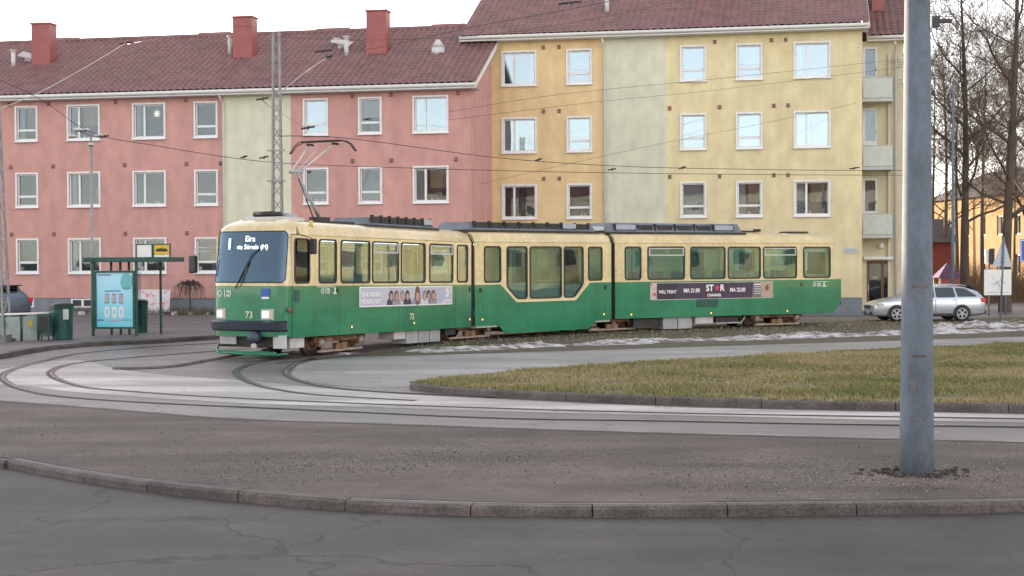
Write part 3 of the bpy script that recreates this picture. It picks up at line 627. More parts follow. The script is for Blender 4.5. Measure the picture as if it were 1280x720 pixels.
# nose: plan curve lofted over height
def nose(u,z):
    # u 0..1 from near side to far side
    ctrl=[(.16,0.0),(.05,.02),(-.07,.10),(-.14,.26),(-.19,.6),(-.21,1.15)]
    ctrl=ctrl+[(a,TW-b_) for a,b_ in ctrl[-2::-1]]
    s=u*(len(ctrl)-1); i=min(int(s),len(ctrl)-2); t=s-i
    def g(k): k=max(0,min(len(ctrl)-1,k)); return Vector(ctrl[k])
    a,b_,c,d=g(i-1),g(i),g(i+1),g(i+2); q=.5*((2*b_)+(c-a)*t+(2*a-5*b_+4*c-d)*t*t+(3*b_-a-3*c+d)*t**3)
    rk=0
    if z>1.75: rk=(z-1.75)*.13
    if z>3.07: rk+=((z-3.07)/.26)**2*.42
    tp=1.0; front=max(0,(.16-q.x)/.37)
    y=1.15+(q.y-1.15)*(1-.035*front-(.05*max(0,z-1.7)/1.2 if front>.1 else 0)*front)
    if z>3.0: y=1.15+(y-1.15)*(1-.22*((z-3.0)/.33)**2)
    return Vector((q.x+rk*(1 if q.x<.16 else 0),y,z))
def loft(mb,u0,u1,z0,z1,m,off=0,nu=24,nz=10,r=0,smooth=True):
    V=[];Fc=[]
    for j in range(nz+1):
        z=z0+(z1-z0)*j/nz; du=0
        if r:
            e=min(z-z0,z1-z); 
            if e<r: du=(r-math.sqrt(max(0,r*r-(r-e)**2)))*.33
        for i in range(nu+1):
            u=(u0+du)+(u1-u0-2*du)*i/nu; p=nose(u,z); q=nose(min(1,u+.01),z)-nose(max(0,u-.01),z); nn=Vector((-q.y,q.x,0)).normalized()
            if nn.x>0 and abs(u-.5)<.4: nn=-nn
            V.append(tuple(p+nn*off))
    for j in range(nz):
        for i in range(nu): a=j*(nu+1)+i; Fc.append((a,a+nu+1,a+nu+2,a+1))
    mb.add(V,Fc,m,smooth=smooth)
loft(fb,0,1,.45,1.69,M_green,nu=40); loft(fb,0,1,1.69,3.33,M_cream,nu=40,nz=22)
V=[tuple(nose(i/40,3.33)) for i in range(41)]+[(.6,TW-.33,3.27),(.6,1.15,3.335),(.6,.33,3.27)]; fb.add(V,[tuple(range(len(V)))],M_cream)
V=[tuple(nose(i/40,3.2)) for i in range(41)]
fb.box((4.6,1.15,.5),(8.6,1.9,.14),M_dark)
front=fb.build('front_body',tram,(0,0,.10),(0,.0125,0))
for i,h in enumerate(side):
    if i==0: tram_window(front,h,pane=glassmat('cab_glass',(.30,.36,.44),.06))
    else: tram_window(front,h,i in hp)
for h in side: tram_window(front,h,y=TW+.02,sgn=1)
interior(front,.9,L1,.9,[2.0,2.9,3.8,4.7,5.6,6.5,7.4,8.3])
e=MB(); e.box((1.02,TW/2,1.9),(.05,TW-.2,2.0),M_int); e.box((.25,1.15,1.35),(.5,1.9,.75),M_black,bev=.05); e.build('cab_partition',front)
# windscreen
e=MB(); loft(e,.155,.845,1.76,3.04,M_rub,off=.006,r=.16,nz=16); loft(e,.17,.83,1.79,3.01,glassmat('windscreen_glass',(.22,.28,.36),.16,gcol=(.50,.74,1)),off=.014,r=.14,nz=16);  # blue of the mirrored sky put into the gloss colour
ws=e.build('windscreen',front)
e=MB(); FM=Matrix(((0,0,-1,0),(1,0,0,0),(0,1,0,0),(0,0,0,1)))   # text x -> +y, y -> z; seen from the front reading from the far side
def front_text(mb,body,size,yc,z,m,bold=0,dx=.03,align='CENTER',sx=1):
    u=.5+(yc-1.15)/2.3*.8
    # orientation: reading direction goes from far side (y large) to near side (y small)
    tx=0
    # slope of the front there
    d=.06*(yc-1.15)
    lean=-math.atan(.13) if z>1.75 else 0
    base=nose(u,z); M=T(base.x-dx,yc,z)@Matrix(((0,0,-1,0),(-1,0,0,0),(0,1,0,0),(0,0,0,1)))@Matrix.Rotation(lean,4,'X')
    mb.text(body,size,m,M,bold,align,sx=sx)
M_led=mat('display_led',(.9,.9,.9),.4,emit=(1,1,1),estr=.3)
front_text(e,'1',.36,1.70,2.60,M_led,.012,dx=.10); e.build('route_number',front); e=MB(); front_text(e,'Eira',.20,1.06,2.78,M_led,.001,dx=.06); e.build('destination_display',front); e=MB(); front_text(e,'via Sörnäs (M)',.165,.98,2.59,M_led,.0,dx=.06); e.build('destination_display',front)
e=MB(); p=nose(.47,2.45)+Vector((-.06,0,0)); q=nose(.55,1.62)+Vector((-.05,0,0)); r_=nose(.40,2.72)+Vector((-.05,0,0))
e.tube([q,p,r_],.014,M_black,n=6); q2=nose(.52,1.66)+Vector((-.05,0,0)); e.tube([q2,p+Vector((0,.03,-.03))],.012,M_black,n=6); e.build('wiper',front)
def frontbox(mb,yc,z0,z1,wd,m,off=.0,th=.02):
    u0=.5+(yc-wd/2-1.15)/2.3*.8; 
    V=[]
    for j,z in enumerate((z0,z1)):
        for yy in (yc-wd/2,yc+wd/2):
            # find nose x at y
            best=min((abs(nose(k/200,z).y-yy),nose(k/200,z).x) for k in range(201))[1]
            V.append((best-off,yy,z))
    W_=[(x+th,y,z) for x,y,z in V]; mb.add(V+W_,[(0,1,3,2),(0,2,6,4),(1,5,7,3),(2,3,7,6),(0,4,5,1)],m)
for yc in (.50,1.93):
    e=MB(); frontbox(e,yc,.86,1.13,.36,M_grey,.02,.08); frontbox(e,yc,.885,1.105,.31,M_lgrey,.03,.02); frontbox(e,yc+.04,.92,1.07,.17,M_glow,.036,.02); h_=e.build('headlight',front); e=MB(); frontbox(e,yc-.11,.90,1.09,.06,mat('indicator_amber',(.6,.45,.3),.3),.036,.02); e.build('indicator',h_)
e=MB(); front_text(e,'73',.24,1.02,.90,mat('number_cream',(.7,.66,.45),.5),.002,dx=.02); front_text(e,'73',.01,1.0,.9,MATS['number_cream']); e.build('fleet_number',front)
def nxm(yc,z):
    f=lambda y:min((abs(nose(k/400,z).y-y),nose(k/400,z).x) for k in range(401))[1]
    sl=(f(yc+.12)-f(yc-.12))/.24; return T(f(yc)-.012,yc,z)@Matrix.Rotation(-math.atan(sl),4,'Z')@Matrix(((0,0,-1,0),(-1,0,0,0),(0,1,0,0),(0,0,0,1)))
def emblem(mb,M,s=1):
    for k in range(12):
        a=k*math.pi/6; mb.box((.085*s*math.cos(a),.085*s*math.sin(a),0),(.022*s,.022*s,.004),M_txt,M@T(0,0,0))
    ring=[(.06*s*math.cos(k*math.pi/12),.06*s*math.sin(k*math.pi/12)) for k in range(24)]; mb.plate(ring,[[(a*.72,b_*.72) for a,b_ in ring]],.004,M_txt,M)
    mb.box((.17*s,0,0),(.02*s,.2*s,.004),M_txt,M); mb.text('HKL',.10*s,M_txt,M@T(.22*s,.015*s,0),.002); mb.text('HST',.10*s,M_txt,M@T(.22*s,-.085*s,0),.002)
e=MB(); MM=nxm(1.80,1.50)@T(-.17,0,0); emblem(e,MM,1.0); e.build('operator_emblem',front)
e=MB(); MM=nxm(.55,1.50); e.plate([(-.12,.12),(.12,.12),(.12,-.05),(.0,-.13),(-.12,-.05)],[],.01,mat('shield_blue',(.03,.10,.42),.4),MM); e.box((0,-.10,.004),(.2,.05,.01),M_txt,MM); e.build('city_shield',front)
# bumper, apron, coupler
e=MB(); 
V=[];K=28
for z,o_ in ((.58,.05),(.62,.13),(.80,.15),(.84,.08)):
    for i in range(K+1):
        u=.08+.84*i/K; p=nose(u,.8); V.append((p.x-o_,1.15+(p.y-1.15)*(1+.015*o_/.1),z))
Fc=[(j*(K+1)+i,(j+1)*(K+1)+i,(j+1)*(K+1)+i+1,j*(K+1)+i+1) for j in range(3) for i in range(K)]; e.add(V,Fc,mat('bumper_navy',(.018,.025,.045),.4),smooth=False)
e.build('bumper',front)
e=MB(); e.box((.3,1.2,.36),(.7,1.75,.36),M_dark,bev=.03); e.box((-.1,1.75,.38),(.05,.5,.26),M_grey); e.box((-.08,.2,.33),(.08,.35,.32),M_lgrey); e.build('apron',front)
e=MB(); e.tube([(.1,.85,.42),(-.28,.82,.42)],.06,M_dark,n=10); e.tube([(-.2,.82,.44),(-.42,.8,.44)],[.16,.13],mat('coupler_navy',(.05,.06,.10),.5),n=14); e.tube([(-.3,.8,.22),(-.34,.8,.22)],.08,M_lgrey,n=8); e.build('coupler',front)
e=MB(); e.tube([(.12,2.1,.45),(-.1,2.1,.25),(-.18,2.0,.14),(-.22,1.15,.12),(-.18,.2,.12),(.05,.06,.14)],.03,M_green,n=8); e.box((-.2,1.1,.16),(.025,1.75,.07),M_green); e.build('lifeguard_bar',tram)
# mirrors
e=MB(); e.tube([nose(.93,2.62),Vector((-.15,2.72,2.64)),Vector((-.2,2.78,2.45))],.014,M_lgrey,n=6); e.tube([nose(.93,2.52),Vector((-.15,2.66,2.54)),Vector((-.2,2.78,2.4))],.012,M_lgrey,n=6); e.box((-.2,2.78,2.22),(.12,.22,.44),M_black,bev=.04); e.build('wing_mirror',front)
e=MB(); e.tube([(.05,-.02,2.95),(.1,-.28,2.93),(.55,-.3,2.86)],.012,M_black,n=6); e.box((.60,-.3,2.66),(.12,.16,.38),M_black,bev=.03); e.build('wing_mirror',front)
# side details
for x,z in ((2.68,.62),(5.78,.64),(8.95,.66)): marker(front,x,z)
e=MB(); e.text('73',.24,MATS['number_cream'],T(5.58,-.024,.74)@XZ,.002); e.build('fleet_number',front)
e=MB(); emblem(e,T(1.4,-.024,1.56)@XZ,.8); e.box((1.55,-.024,1.66),(.8,.004,.012),M_txt); e.box((1.95,-.024,1.58),(.05,.004,.12),M_txt); e.box((1.97,-.024,1.50),(.2,.004,.03),M_txt); e.build('operator_emblem',front)
e=MB(); e.box((.30,-.025,1.44),(.22,.012,.30),M_dgreen); e.build('hatch',front)
e=MB(); e.tube([(-.0,-.02,1.1),(-.0,-.06,1.1)],.06,mat('marker_brown',(.25,.08,.04),.4),n=12); e.build('turn_signal',front)
for x in (2.05,8.98): e=MB(); e.box((x,-.03,1.55),(.05,.03,.12),M_black); e.build('hatch_lock',front)
e=MB()
for x,z0 in ((2.14,.43),(5.05,.43),(8.15,.43)): e.box((x,-.0205,1.06),(.012,.004,1.24),mat('panel_seam',(.008,.10,.06),.5))
e.build('panel_seam',front)
# advert with a row of people
ad=MB(); x0,x1,z0,z1=3.06,7.92,1.12,1.655; Y=-.026
ad.box(((x0+x1)/2,Y,(z0+z1)/2),(x1-x0,.008,z1-z0),mat('advert_blue',(.40,.41,.54),.4,col2=(.52,.52,.58),vscale=1.2))
ad.plate(rect(x0,z0,x1,z1),[rect(x0+.04,z0+.03,x1-.04,z1-.03)],.006,M_txt,T(0,Y-.006,0)@XZ)
ad.text('SINÄ TEKISIN',.15,M_txt,T(x0+.1,Y-.008,z0+.28)@XZ,.004,sx=.98); ad.text('PELASTUNUT',.155,M_txt,T(x0+.1,Y-.008,z0+.09)@XZ,.004,sx=1.0)
ad.box((x0+.6,Y-.006,z1-.1),(1.0,.002,.05),mat('advert_pale',(.5,.5,.62),.5))
rg=random.Random(9); hairs=[mat('advert_hair_dark',(.04,.03,.03),.6),mat('advert_hair_brown',(.16,.08,.05),.6),mat('advert_hair_grey',(.25,.22,.22),.6)]; skin=mat('advert_skin',(.5,.31,.26),.6); cl=[mat('advert_cloth_dark',(.05,.05,.07),.6),mat('advert_cloth_grey',(.28,.27,.32),.6),mat('advert_cloth_white',(.6,.6,.62),.6)]
def ell(cx,cz,rx,rz,n=14): return [(cx+rx*math.cos(k*6.2832/n),cz+rz*math.sin(k*6.2832/n)) for k in range(n)]
for k,xx in enumerate((1.55,1.82,2.12,2.38,2.92,3.3,3.52,3.78)):
    s=1.6 if k==4 else 1.3; top=z1-.13 if k!=4 else z1-.1; X=x0+xx; d=-.008-.0035*(k%2)
    ad.plate([(X-.17*s,z0+.035),(X-.15*s,z0+.12*s),(X-.05,z0+.19*s),(X+.05,z0+.19*s),(X+.15*s,z0+.12*s),(X+.17*s,z0+.035)],[],.002,cl[k%3],T(0,Y+d,0)@XZ)
    ad.plate(ell(X,top-.10*s,.085*s,(.12 if k!=4 else .17)*s),[],.002,hairs[k%3],T(0,Y+d-.0025,0)@XZ)
    ad.plate(ell(X,top-.12*s,.055*s,.08*s),[],.002,skin,T(0,Y+d-.005,0)@XZ)
ad.plate(ell(x1-.3,z1-.2,.1,.12),[ell(x1-.33,z1-.2,.05,.07)],.003,M_txt,T(0,Y-.008,0)@XZ); ad.box((x1-.28,Y-.008,z0+.12),(.36,.002,.03),M_txt); ad.box((x1-.5,Y-.008,z0+.07),(.2,.002,.03),M_txt)
ad.build('advert_panel',front)
# --- middle section
p1=loc_(-1.19,44.05); ML=6.3
mbd=MB(); wm=[rect(.50,1.74,1.18,2.80),[(1.46,1.60),(1.90,1.22),(2.33,1.22),(2.33,2.80),(1.46,2.80)],rect(2.47,1.22,3.89,2.80),[(4.02,1.22),(4.50,1.22),(4.92,1.62),(4.92,2.80),(4.02,2.80)],rect(5.18,1.74,5.84,2.80)]
pc=[(.1,1.68),(1.18,1.68),(1.86,1.13),(4.57,1.13),(5.24,1.68),(ML,1.68),(ML,2.94),(.1,2.94)]
pg=[(.1,.43),(1.06,.43),(1.40,.17),(5.17,.17),(5.56,.43),(ML,.43),(ML,1.68),(5.24,1.68),(4.57,1.13),(1.86,1.13),(1.18,1.68),(.1,1.68)]
for y in (0,TW): side_panel(mbd,pc,pg,wm,y)
trim=[(.1,1.685),(1.19,1.685),(1.87,1.13),(4.56,1.13),(5.23,1.685),(ML,1.685)]
for a,b_ in zip(trim,trim[1:]):
    l=math.hypot(b_[0]-a[0],b_[1]-a[1]); mbd.box((l/2,-.024,0),(l,.01,.045),mat('cream_trim',(.72,.64,.40),.35),T(a[0],0,a[1])@Matrix.Rotation(-math.atan2(b_[1]-a[1],b_[0]-a[0]),4,'Y'))
roof_skin(mbd,.1,ML); mbd.box((3.3,1.15,.28),(3.7,1.9,.14),M_dark)
mid=mbd.build('middle_body',tram,(p1.x,p1.y,0),(0,0,A2-A1))
for h in wm: tram_window(mid,h,pane=glassmat('low_floor_glass',(.52,.66,.66),.10)); tram_window(mid,h,y=TW+.02,sgn=1)
interior(mid,.2,ML,.4,[.9,1.7,4.9,5.6])
for x,z in ((.38,.62),(5.9,.62)): marker(mid,x,z)
e=MB(); e.box((.33,-.03,1.5),(.07,.03,.14),M_black); e.box((6.0,-.03,1.5),(.07,.03,.14),M_black); e.build('hatch_lock',mid)
e=MB()
for x in (.42,6.0): e.box((x,-.0205,1.0),(.012,.004,1.1),MATS['panel_seam'])
for x in (2.3,3.95): e.box((x,-.0205,.65),(.012,.004,.9),MATS['panel_seam'])
e.build('panel_seam',mid)
# --- rear section
p2=loc_(3.31,48.6); RL=9.5
rb=MB(); wr=[(.48,1.10),(1.39,2.88),(3.15,4.60),(4.74,6.14),(6.29,7.77),(8.10,9.33)]; hr=[1,4]
sr=[rect(a,1.74,b_,2.81) for a,b_ in wr]
for y in (0,TW): side_panel(rb,[(.08,1.66),(RL,1.66),(RL,2.94),(.08,2.94)],[(.08,.45),(9.5,.45),(9.86,.86),(9.86,1.66),(.08,1.66)],sr,y)
roof_skin(rb,.08,RL+.03); rb.plate(rect(0,1.66,TW,2.94),[rnd(rect(.4,1.85,1.9,2.75),.1)],.04,M_cream,T(RL,0,0)@Matrix.Rotation(math.pi/2,4,'Z')@XZ)
rb.plate(rect(0,.86,TW,1.66),[],.04,M_green,T(9.85,0,0)@Matrix.Rotation(math.pi/2,4,'Z')@XZ); rb.box((9.66,1.15,1.65),(.38,TW-.04,.03),M_green)
rb.box((4.8,1.15,.5),(9,1.9,.14),M_dark); rb.box((9.92,1.15,.8),(.14,2.1,.13),M_black,bev=.02)
rear=rb.build('rear_body',tram,(p2.x,p2.y,0),(0,0,A3-A1))
for i,h in enumerate(sr): tram_window(rear,h,i in hr,pane=glassmat('teal_glass',(.50,.68,.68),.10)); tram_window(rear,h,y=TW+.02,sgn=1)
interior(rear,.2,RL-.1,.9,[1.0,1.9,2.8,3.7,4.6,5.5,6.4,7.3,8.2])
for x,z in ((.70,.58),(3.98,.56),(7.33,.56)): marker(rear,x,z)
e=MB()
for x in (1.2,3.2,4.9,7.0,8.05): e.box((x,-.0205,.78),(.012,.004,.62),MATS['panel_seam'])
e.build('panel_seam',rear)
e=MB(); e.box((3.84,-.024,.92),(.9,.012,.31),M_dgreen)
for k in range(6): e.box((3.84,-.033,.80+k*.048),(.86,.008,.012),MATS['panel_seam'])
e.build('side_grille',rear)
e=MB(); emblem(e,T(8.6,-.024,1.48)@XZ,.75); e.box((8.9,-.024,1.585),(.7,.004,.012),M_txt); e.box((9.05,-.024,1.5),(.05,.004,.14),M_txt); e.box((9.05,-.024,1.42),(.2,.004,.03),M_txt); e.build('operator_emblem',rear)
e=MB(); e.box((8.0,-.03,1.5),(.05,.03,.12),M_black); e.build('hatch_lock',rear)
ad=MB(); x0,x1,z0,z1=1.46,6.70,1.04,1.62; pur=mat('advert_purple',(.045,.028,.065),.35); H_=z1-z0
ad.box(((x0+x1)/2,Y,(z0+z1)/2),(x1-x0,.008,H_),pur)
ad.box((x0+.14,Y-.005,(z0+z1)/2),(.28,.004,H_-.02),mat('advert_collage',(.55,.45,.45),.5,col2=(.45,.08,.08),vscale=5,thr=(.45,.5)))
ad.plate([(x0+.28,z0+.02),(x0+1.0,z0+.02),(x0+1.15,z1-.02),(x0+.28,z1-.02)],[],.003,mat('advert_black',(.02,.015,.03),.4),T(0,Y-.006,0)@XZ)
ad.text('WILL TRENT',.15,M_txt,T(x0+.36,Y-.01,z0+.22)@XZ,.004,sx=.85); ad.text('MA 21.00',.19,M_txt,T(x0+1.38,Y-.01,z0+.24)@XZ,.006,sx=.9)
ad.text('ST',.30,M_txt,T(x0+2.32,Y-.01,z0+.28)@XZ,.010,sx=1); ad.text('R',.30,M_txt,T(x0+2.92,Y-.01,z0+.28)@XZ,.010)
pts=[];
for k in range(10): a=math.pi/2+k*math.pi/5; r=.13 if k%2==0 else .055; pts.append((x0+2.79+r*math.cos(a),z0+.375+r*math.sin(a)))
ad.plate(pts,[],.004,mat('star_red',(.55,.06,.12),.4),T(0,Y-.012,0)@XZ)
ad.text('CHANNEL',.13,M_txt,T(x0+2.37,Y-.01,z0+.09)@XZ,.004); ad.text('MA 22.00',.19,M_txt,T(x0+3.34,Y-.01,z0+.24)@XZ,.006,sx=.9)
ad.plate([(x0+4.3,z0+.02),(x1-.02,z0+.02),(x1-.02,z1-.02),(x0+4.36,z1-.02)],[],.003,mat('advert_grey',(.16,.15,.14),.5),T(0,Y-.006,0)@XZ)
for k in range(5): ad.box((x0+4.58,Y-.01,z1-.1-.08*k),(.36-.03*(k%2),.003,.03 if k else .04),MATS['advert_pale'] if k else M_txt)
ad.box((x1-.27,Y-.01,(z0+z1)/2),(.52,.003,H_-.05),mat('advert_sand',(.5,.36,.2),.5,col2=(.35,.3,.25),vscale=4))
ad.plate(ell(x1-.27,z0+.36,.08,.11),[],.002,hairs[1],T(0,Y-.015,0)@XZ); ad.plate([(x1-.42,z0+.04),(x1-.36,z0+.2),(x1-.18,z0+.2),(x1-.12,z0+.04)],[],.002,skin,T(0,Y-.014,0)@XZ)
ad.plate(rect(x0,z0,x1,z1),[rect(x0+.02,z0+.02,x1-.02,z1-.02)],.006,M_lgrey,T(0,Y-.004,0)@XZ)
ad.build('advert_panel',rear)
# --- bellows at both joints
def world(sec_p,ang,x,y,z): return Vector((sec_p[0]+x*math.cos(ang)-y*math.sin(ang),sec_p[1]+x*math.sin(ang)+y*math.cos(ang),z))
for (pa,aa,xa),(pb_,ab,xb) in ((((P0[0],P0[1]),A1,L1-.02),((-1.19,44.05),A2,.12)),(((-1.19,44.05),A2,ML-.02),((3.31,48.6),A3,.10))):
    e=MB(); prof=[(.05,.5),(.05,2.95),(.2,3.15),(1.15,3.25),(2.1,3.15),(2.25,2.95),(2.25,.5)]; N=7; V=[];Fc=[]
    for k in range(N):
        t=k/(N-1); ins=.05 if k%2 else 0
        for y,z in prof:
            yy=1.15+(y-1.15)*(1-ins); a=world(pa,aa,xa,yy,z-ins*.3); b_=world(pb_,ab,xb,yy,z-ins*.3); p=a.lerp(b_,t); q=loc_(p.x,p.y); V.append((q.x,q.y,p.z))
    for k in range(N-1):
        for i in range(6): a=k*7+i; Fc.append((a,a+1,a+8,a+7))
    e.add(V,Fc,M_rub); e.build('bellows',tram)
# --- roof equipment
def roofrow(body,x0,x1,zb,n,panels,yc=1.0,wd=1.5,h=.30,m=M_roofeq):
    e=MB(); e.box(((x0+x1)/2,yc,zb+.03),(x1-x0+.3,wd+.1,.06),M_dark)
    prof=[(-wd/2,0),(-wd/2+.14,h),(wd/2-.14,h),(wd/2,0)]; V=[(x0,yc+a,zb+.06+b_) for a,b_ in prof]+[(x1,yc+a,zb+.06+b_) for a,b_ in prof]
    V[1]=(x0+.1,*V[1][1:]); V[2]=(x0+.1,*V[2][1:]); V[5]=(x1-.1,*V[5][1:]); V[6]=(x1-.1,*V[6][1:])
    e.add(V,[(0,1,5,4),(1,2,6,5),(2,3,7,6),(0,3,2,1),(4,5,6,7)],m)
    for k in range(n):
        x=x0+(x1-x0)*(k+.5)/n; e.box((x,yc-wd/2+.05,zb+.22),(.05,.10,.22),M_dark,Matrix.Identity(4)); 
    for k in range(n-1):
        x=x0+(x1-x0)*(k+1)/n
        if k not in panels: e.box((x,yc-wd/2+.06,zb+.20),((x1-x0)/n*.72,.06,.18),M_dark)
        else: e.box((x,yc-wd/2+.0,zb+.22),((x1-x0)/n*.95,.05,.16),mat('louvre_grey',(.32,.36,.42),.4),T(0,0,0))
    e.build('roof_equipment',body)
roofrow(front,4.1,7.6,3.26,8,[6],wd=1.3,h=.20); 
roofrow(mid,.1,5.9,3.26,9,[6],wd=1.4,h=.24)
roofrow(rear,-.1,5.6,3.26,7,[0,5],wd=1.4,h=.30)
e=MB(); e.box((-.35,1.0,3.42),(.8,1.2,.14),M_lgrey,bev=.03); e.tube([(-.9,.6,3.38),(-.2,.7,3.34)],.05,M_dark,n=8); e.tube([(-.9,1.2,3.38),(-.2,1.3,3.34)],.05,M_dark,n=8); e.build('cable_box',rear)
e=MB(); e.box((6.4,1.1,3.38),(.9,.3,.06),M_dark); e.box((6.9,1.1,3.42),(.2,.2,.1),M_dark); e.box((8.6,1.1,3.36),(.8,.7,.06),M_dark,bev=.02); e.build('roof_fitting',rear)
e=MB(); e.box((1.0,1.2,3.36),(1.0,1.2,.10),M_lgrey,bev=.02); e.tube([(.6,.9,3.48),(.62,1.5,3.48)],.07,M_black,n=10); e.tube([(.9,.9,3.48),(.92,1.5,3.48)],.07,M_black,n=10); e.box((1.3,1.1,3.46),(.45,.5,.12),M_grey,bev=.02);  e.build('roof_fitting',front)
e=MB(); e.tube([(1.1,.12,3.15),(1.1,.12,3.32)],.05,mat('horn_yellow',(.6,.5,.12),.5),n=8); e.build('roof_horn',front)
# pantograph (raised)
e=MB(); zb=3.40
for y in (.65,1.65): e.box((3.0,y,zb),(1.7,.06,.06),M_dark)
for x in (2.25,3.75):
    e.box((x,1.15,zb),(.06,1.1,.06),M_dark)
    for y in (.65,1.65): e.tube([(x,y,3.28),(x,y,zb)],.05,M_dark,n=8)
e.box((3.0,1.15,zb+.08),(.6,.25,.14),M_dark)
pan=e.build('pantograph',tram)
knee=(1.95,4.70); base=(3.05,3.46); hx,hz=3.15,5.50
e=MB(); e.tube([(base[0],1.15,base[1]),(knee[0],1.15,knee[1])],[.045,.038],M_grey,n=8); e.tube([(2.5,.98,3.46),(knee[0]-.08,1.02,knee[1]-.18)],.016,M_dark,n=6); e.build('lower_arm',pan)
e=MB(); e.tube([(knee[0],1.0,knee[1]),(hx,.75,hz)],.024,M_lgrey,n=8); e.tube([(knee[0],1.3,knee[1]),(hx,1.55,hz)],.024,M_lgrey,n=8); e.tube([(knee[0]-.05,1.15,knee[1]-.06),(hx-.1,1.15,hz-.06)],.012,M_lgrey,n=6); e.tube([(knee[0],.95,knee[1]),(knee[0],1.35,knee[1])],.05,M_grey,n=8); e.tube([(knee[0]+.05,.95,knee[1]+.06),(knee[0]-.12,1.15,knee[1]-.2)],.02,M_grey,n=6); e.build('upper_arm',pan)
e=MB()
for dx in (-.10,.10): e.tube([(hx+dx*.3,.10,hz-.24),(hx+dx*.5,.27,hz-.04),(hx+dx,.45,hz+.05),(hx+dx,.6,hz+.06),(hx+dx,1.7,hz+.06),(hx+dx,1.85,hz+.05),(hx+dx*.5,2.03,hz-.04),(hx+dx*.3,2.2,hz-.24)],.016,M_black,n=6)
e.box((hx,1.15,hz+.06),(.3,1.15,.03),M_dark)
for y in (.75,1.55): e.tube([(hx-.14,y,hz-.02),(hx+.14,y,hz-.02)],.03,M_dark,n=8)
e.build('collector_head',pan)
# --- bogies
def bogie(name,X,Yc,ang,front_b=False):
    v=loc_(X,Yc); e=MB(); rm=M_rust
    for y in (-.86,.86):
        e.box((0,y,.40),(2.3,.10,.12),rm); e.box((0,y*1.02,.20),(.5,.12,.16),rm); e.tube([(-.25,y,.38),(-.25,y,.62)],.08,rm,n=8); e.tube([(.25,y,.38),(.25,y,.62)],.08,rm,n=8)
        e.box((0,y*1.03,.10),(2.0,.06,.06),mat('magnet_brake_dusty',(.34,.28,.22),.7,.2,var=.3,vscale=4))
        for x in (-.9,.9): e.box((x,y*1.03,.33),(.26,.14,.24),rm,bev=.02); e.tube([(x,y*1.03-.09*(1 if y<0 else -1),.33),(x,y*1.03,.33)],.08,M_grey,n=10); e.tube([(x-.22,y,.38),(x-.24,y*1.05,.60)],.035,rm,n=6); e.tube([(x+.22,y,.36),(x+.24,y*1.05,.60)],.035,rm,n=6)
    e.box((0,0,.42),(.5,1.6,.2),M_dark)
    b_=e.build('bogie',tram,(v.x,v.y,0),(0,0,ang-A1))
    for x in (-.9,.9):
        for y in (-.5,.5):
            q=MB(); s=-1 if y<0 else 1; q.tube([(0,s*.0,0),(0,s*.09,0)],.33,mat('wheel_steel',(.25,.22,.20),.45,.7,var=.3,vscale=5),n=28); q.tube([(0,s*.09,0),(0,s*.12,0)],[.25,.22],M_rust,n=20); q.tube([(0,s*.1,0),(0,s*.16,0)],.09,M_grey,n=12); q.tube([(0,-s*.03,0),(0,0,0)],.36,M_dark,n=28); q.build('wheel',b_,(x,y*1.24 if False else y,.34))
c=world(P0,A1,2.6,1.15,0); bogie('bogie',c.x,c.y,A1)
c=world((-1.19,44.05),A2,.0,1.15,0); bogie('bogie',c.x,c.y,(A1+A2)/2)
c=world((3.31,48.6),A3,.0,1.15,0); bogie('bogie',c.x,c.y,(A2+A3)/2)
c=world((3.31,48.6),A3,7.1,1.15,0); bogie('bogie',c.x,c.y,A3)
# underfloor cases
def case(body,x0,x1,z0,z1,m=M_grey,seams=0,d=.5):
    e=MB(); e.box(((x0+x1)/2,.12+d/2,(z0+z1)/2),(x1-x0,d,z1-z0),m,bev=.015)
    for k in range(seams): x=x0+(x1-x0)*(k+1)/(seams+1); e.box((x,.117,(z0+z1)/2),(.02,.01,z1-z0-.03),M_dark)
    e.build('underfloor_case',body)
case(front,.22,.82,.16,.44,M_lgrey); case(front,5.0,5.6,.20,.44,M_lgrey); case(front,5.65,7.5,.06,.44,M_grey,2); case(front,7.8,8.4,.22,.44,M_dark)
case(rear,2.1,3.3,.05,.45,M_grey,1); case(rear,3.45,4.2,.20,.45,M_lgrey); case(rear,4.3,5.3,.22,.42,M_dark,1); case(rear,.9,1.9,.15,.45,M_dark)
e=MB(); e.tube([(4.3,.1,.2),(5.4,.1,.2),(5.55,.1,.4)],.025,M_lgrey,n=6); e.build('pipe',rear)

# ================================================================= POLES AND MASTS
def latt(name,label,pos,h,wb,wt,cat='mast',step=.55):
    t=thing(name,label,cat,pos); e=MB()
    def cr(z): w=wb+(wt-wb)*z/h; return [(-w/2,-w/2),(w/2,-w/2),(w/2,w/2),(-w/2,w/2)]
    for i in range(4): e.add([*[(cr(0)[i][0]+dx,cr(0)[i][1]+dy,0) for dx,dy in((-.03,-.03),(.03,-.03),(.03,.03),(-.03,.03))],*[(cr(h)[i][0]+dx,cr(h)[i][1]+dy,h) for dx,dy in((-.025,-.025),(.025,-.025),(.025,.025),(-.025,.025))]],[(0,1,5,4),(1,2,6,5),(2,3,7,6),(3,0,4,7),(4,5,6,7)],M_mast)
    e.box((0,0,.1),(wb+.2,wb+.2,.2),M_pave); e.build('frame',t)
    e=MB(); z=.2; k=0
    while z<h-step:
        a=cr(z);b_=cr(z+step)
        for i in range(4):
            p=a[i] if k%2 else a[(i+1)%4]; q=b_[(i+1)%4] if k%2 else b_[i]; e.tube([(p[0],p[1],z),(q[0],q[1],z+step)],.013,M_mast,n=4,smooth=False)
        z+=step; k+=1
    e.build('lattice_bracing',t); return t
mc=latt('lattice_mast','grey lattice catenary mast rising behind the tram front',(AD(348,440,46.5).x,46.5,0),9.55,.34,.19,step=.38)
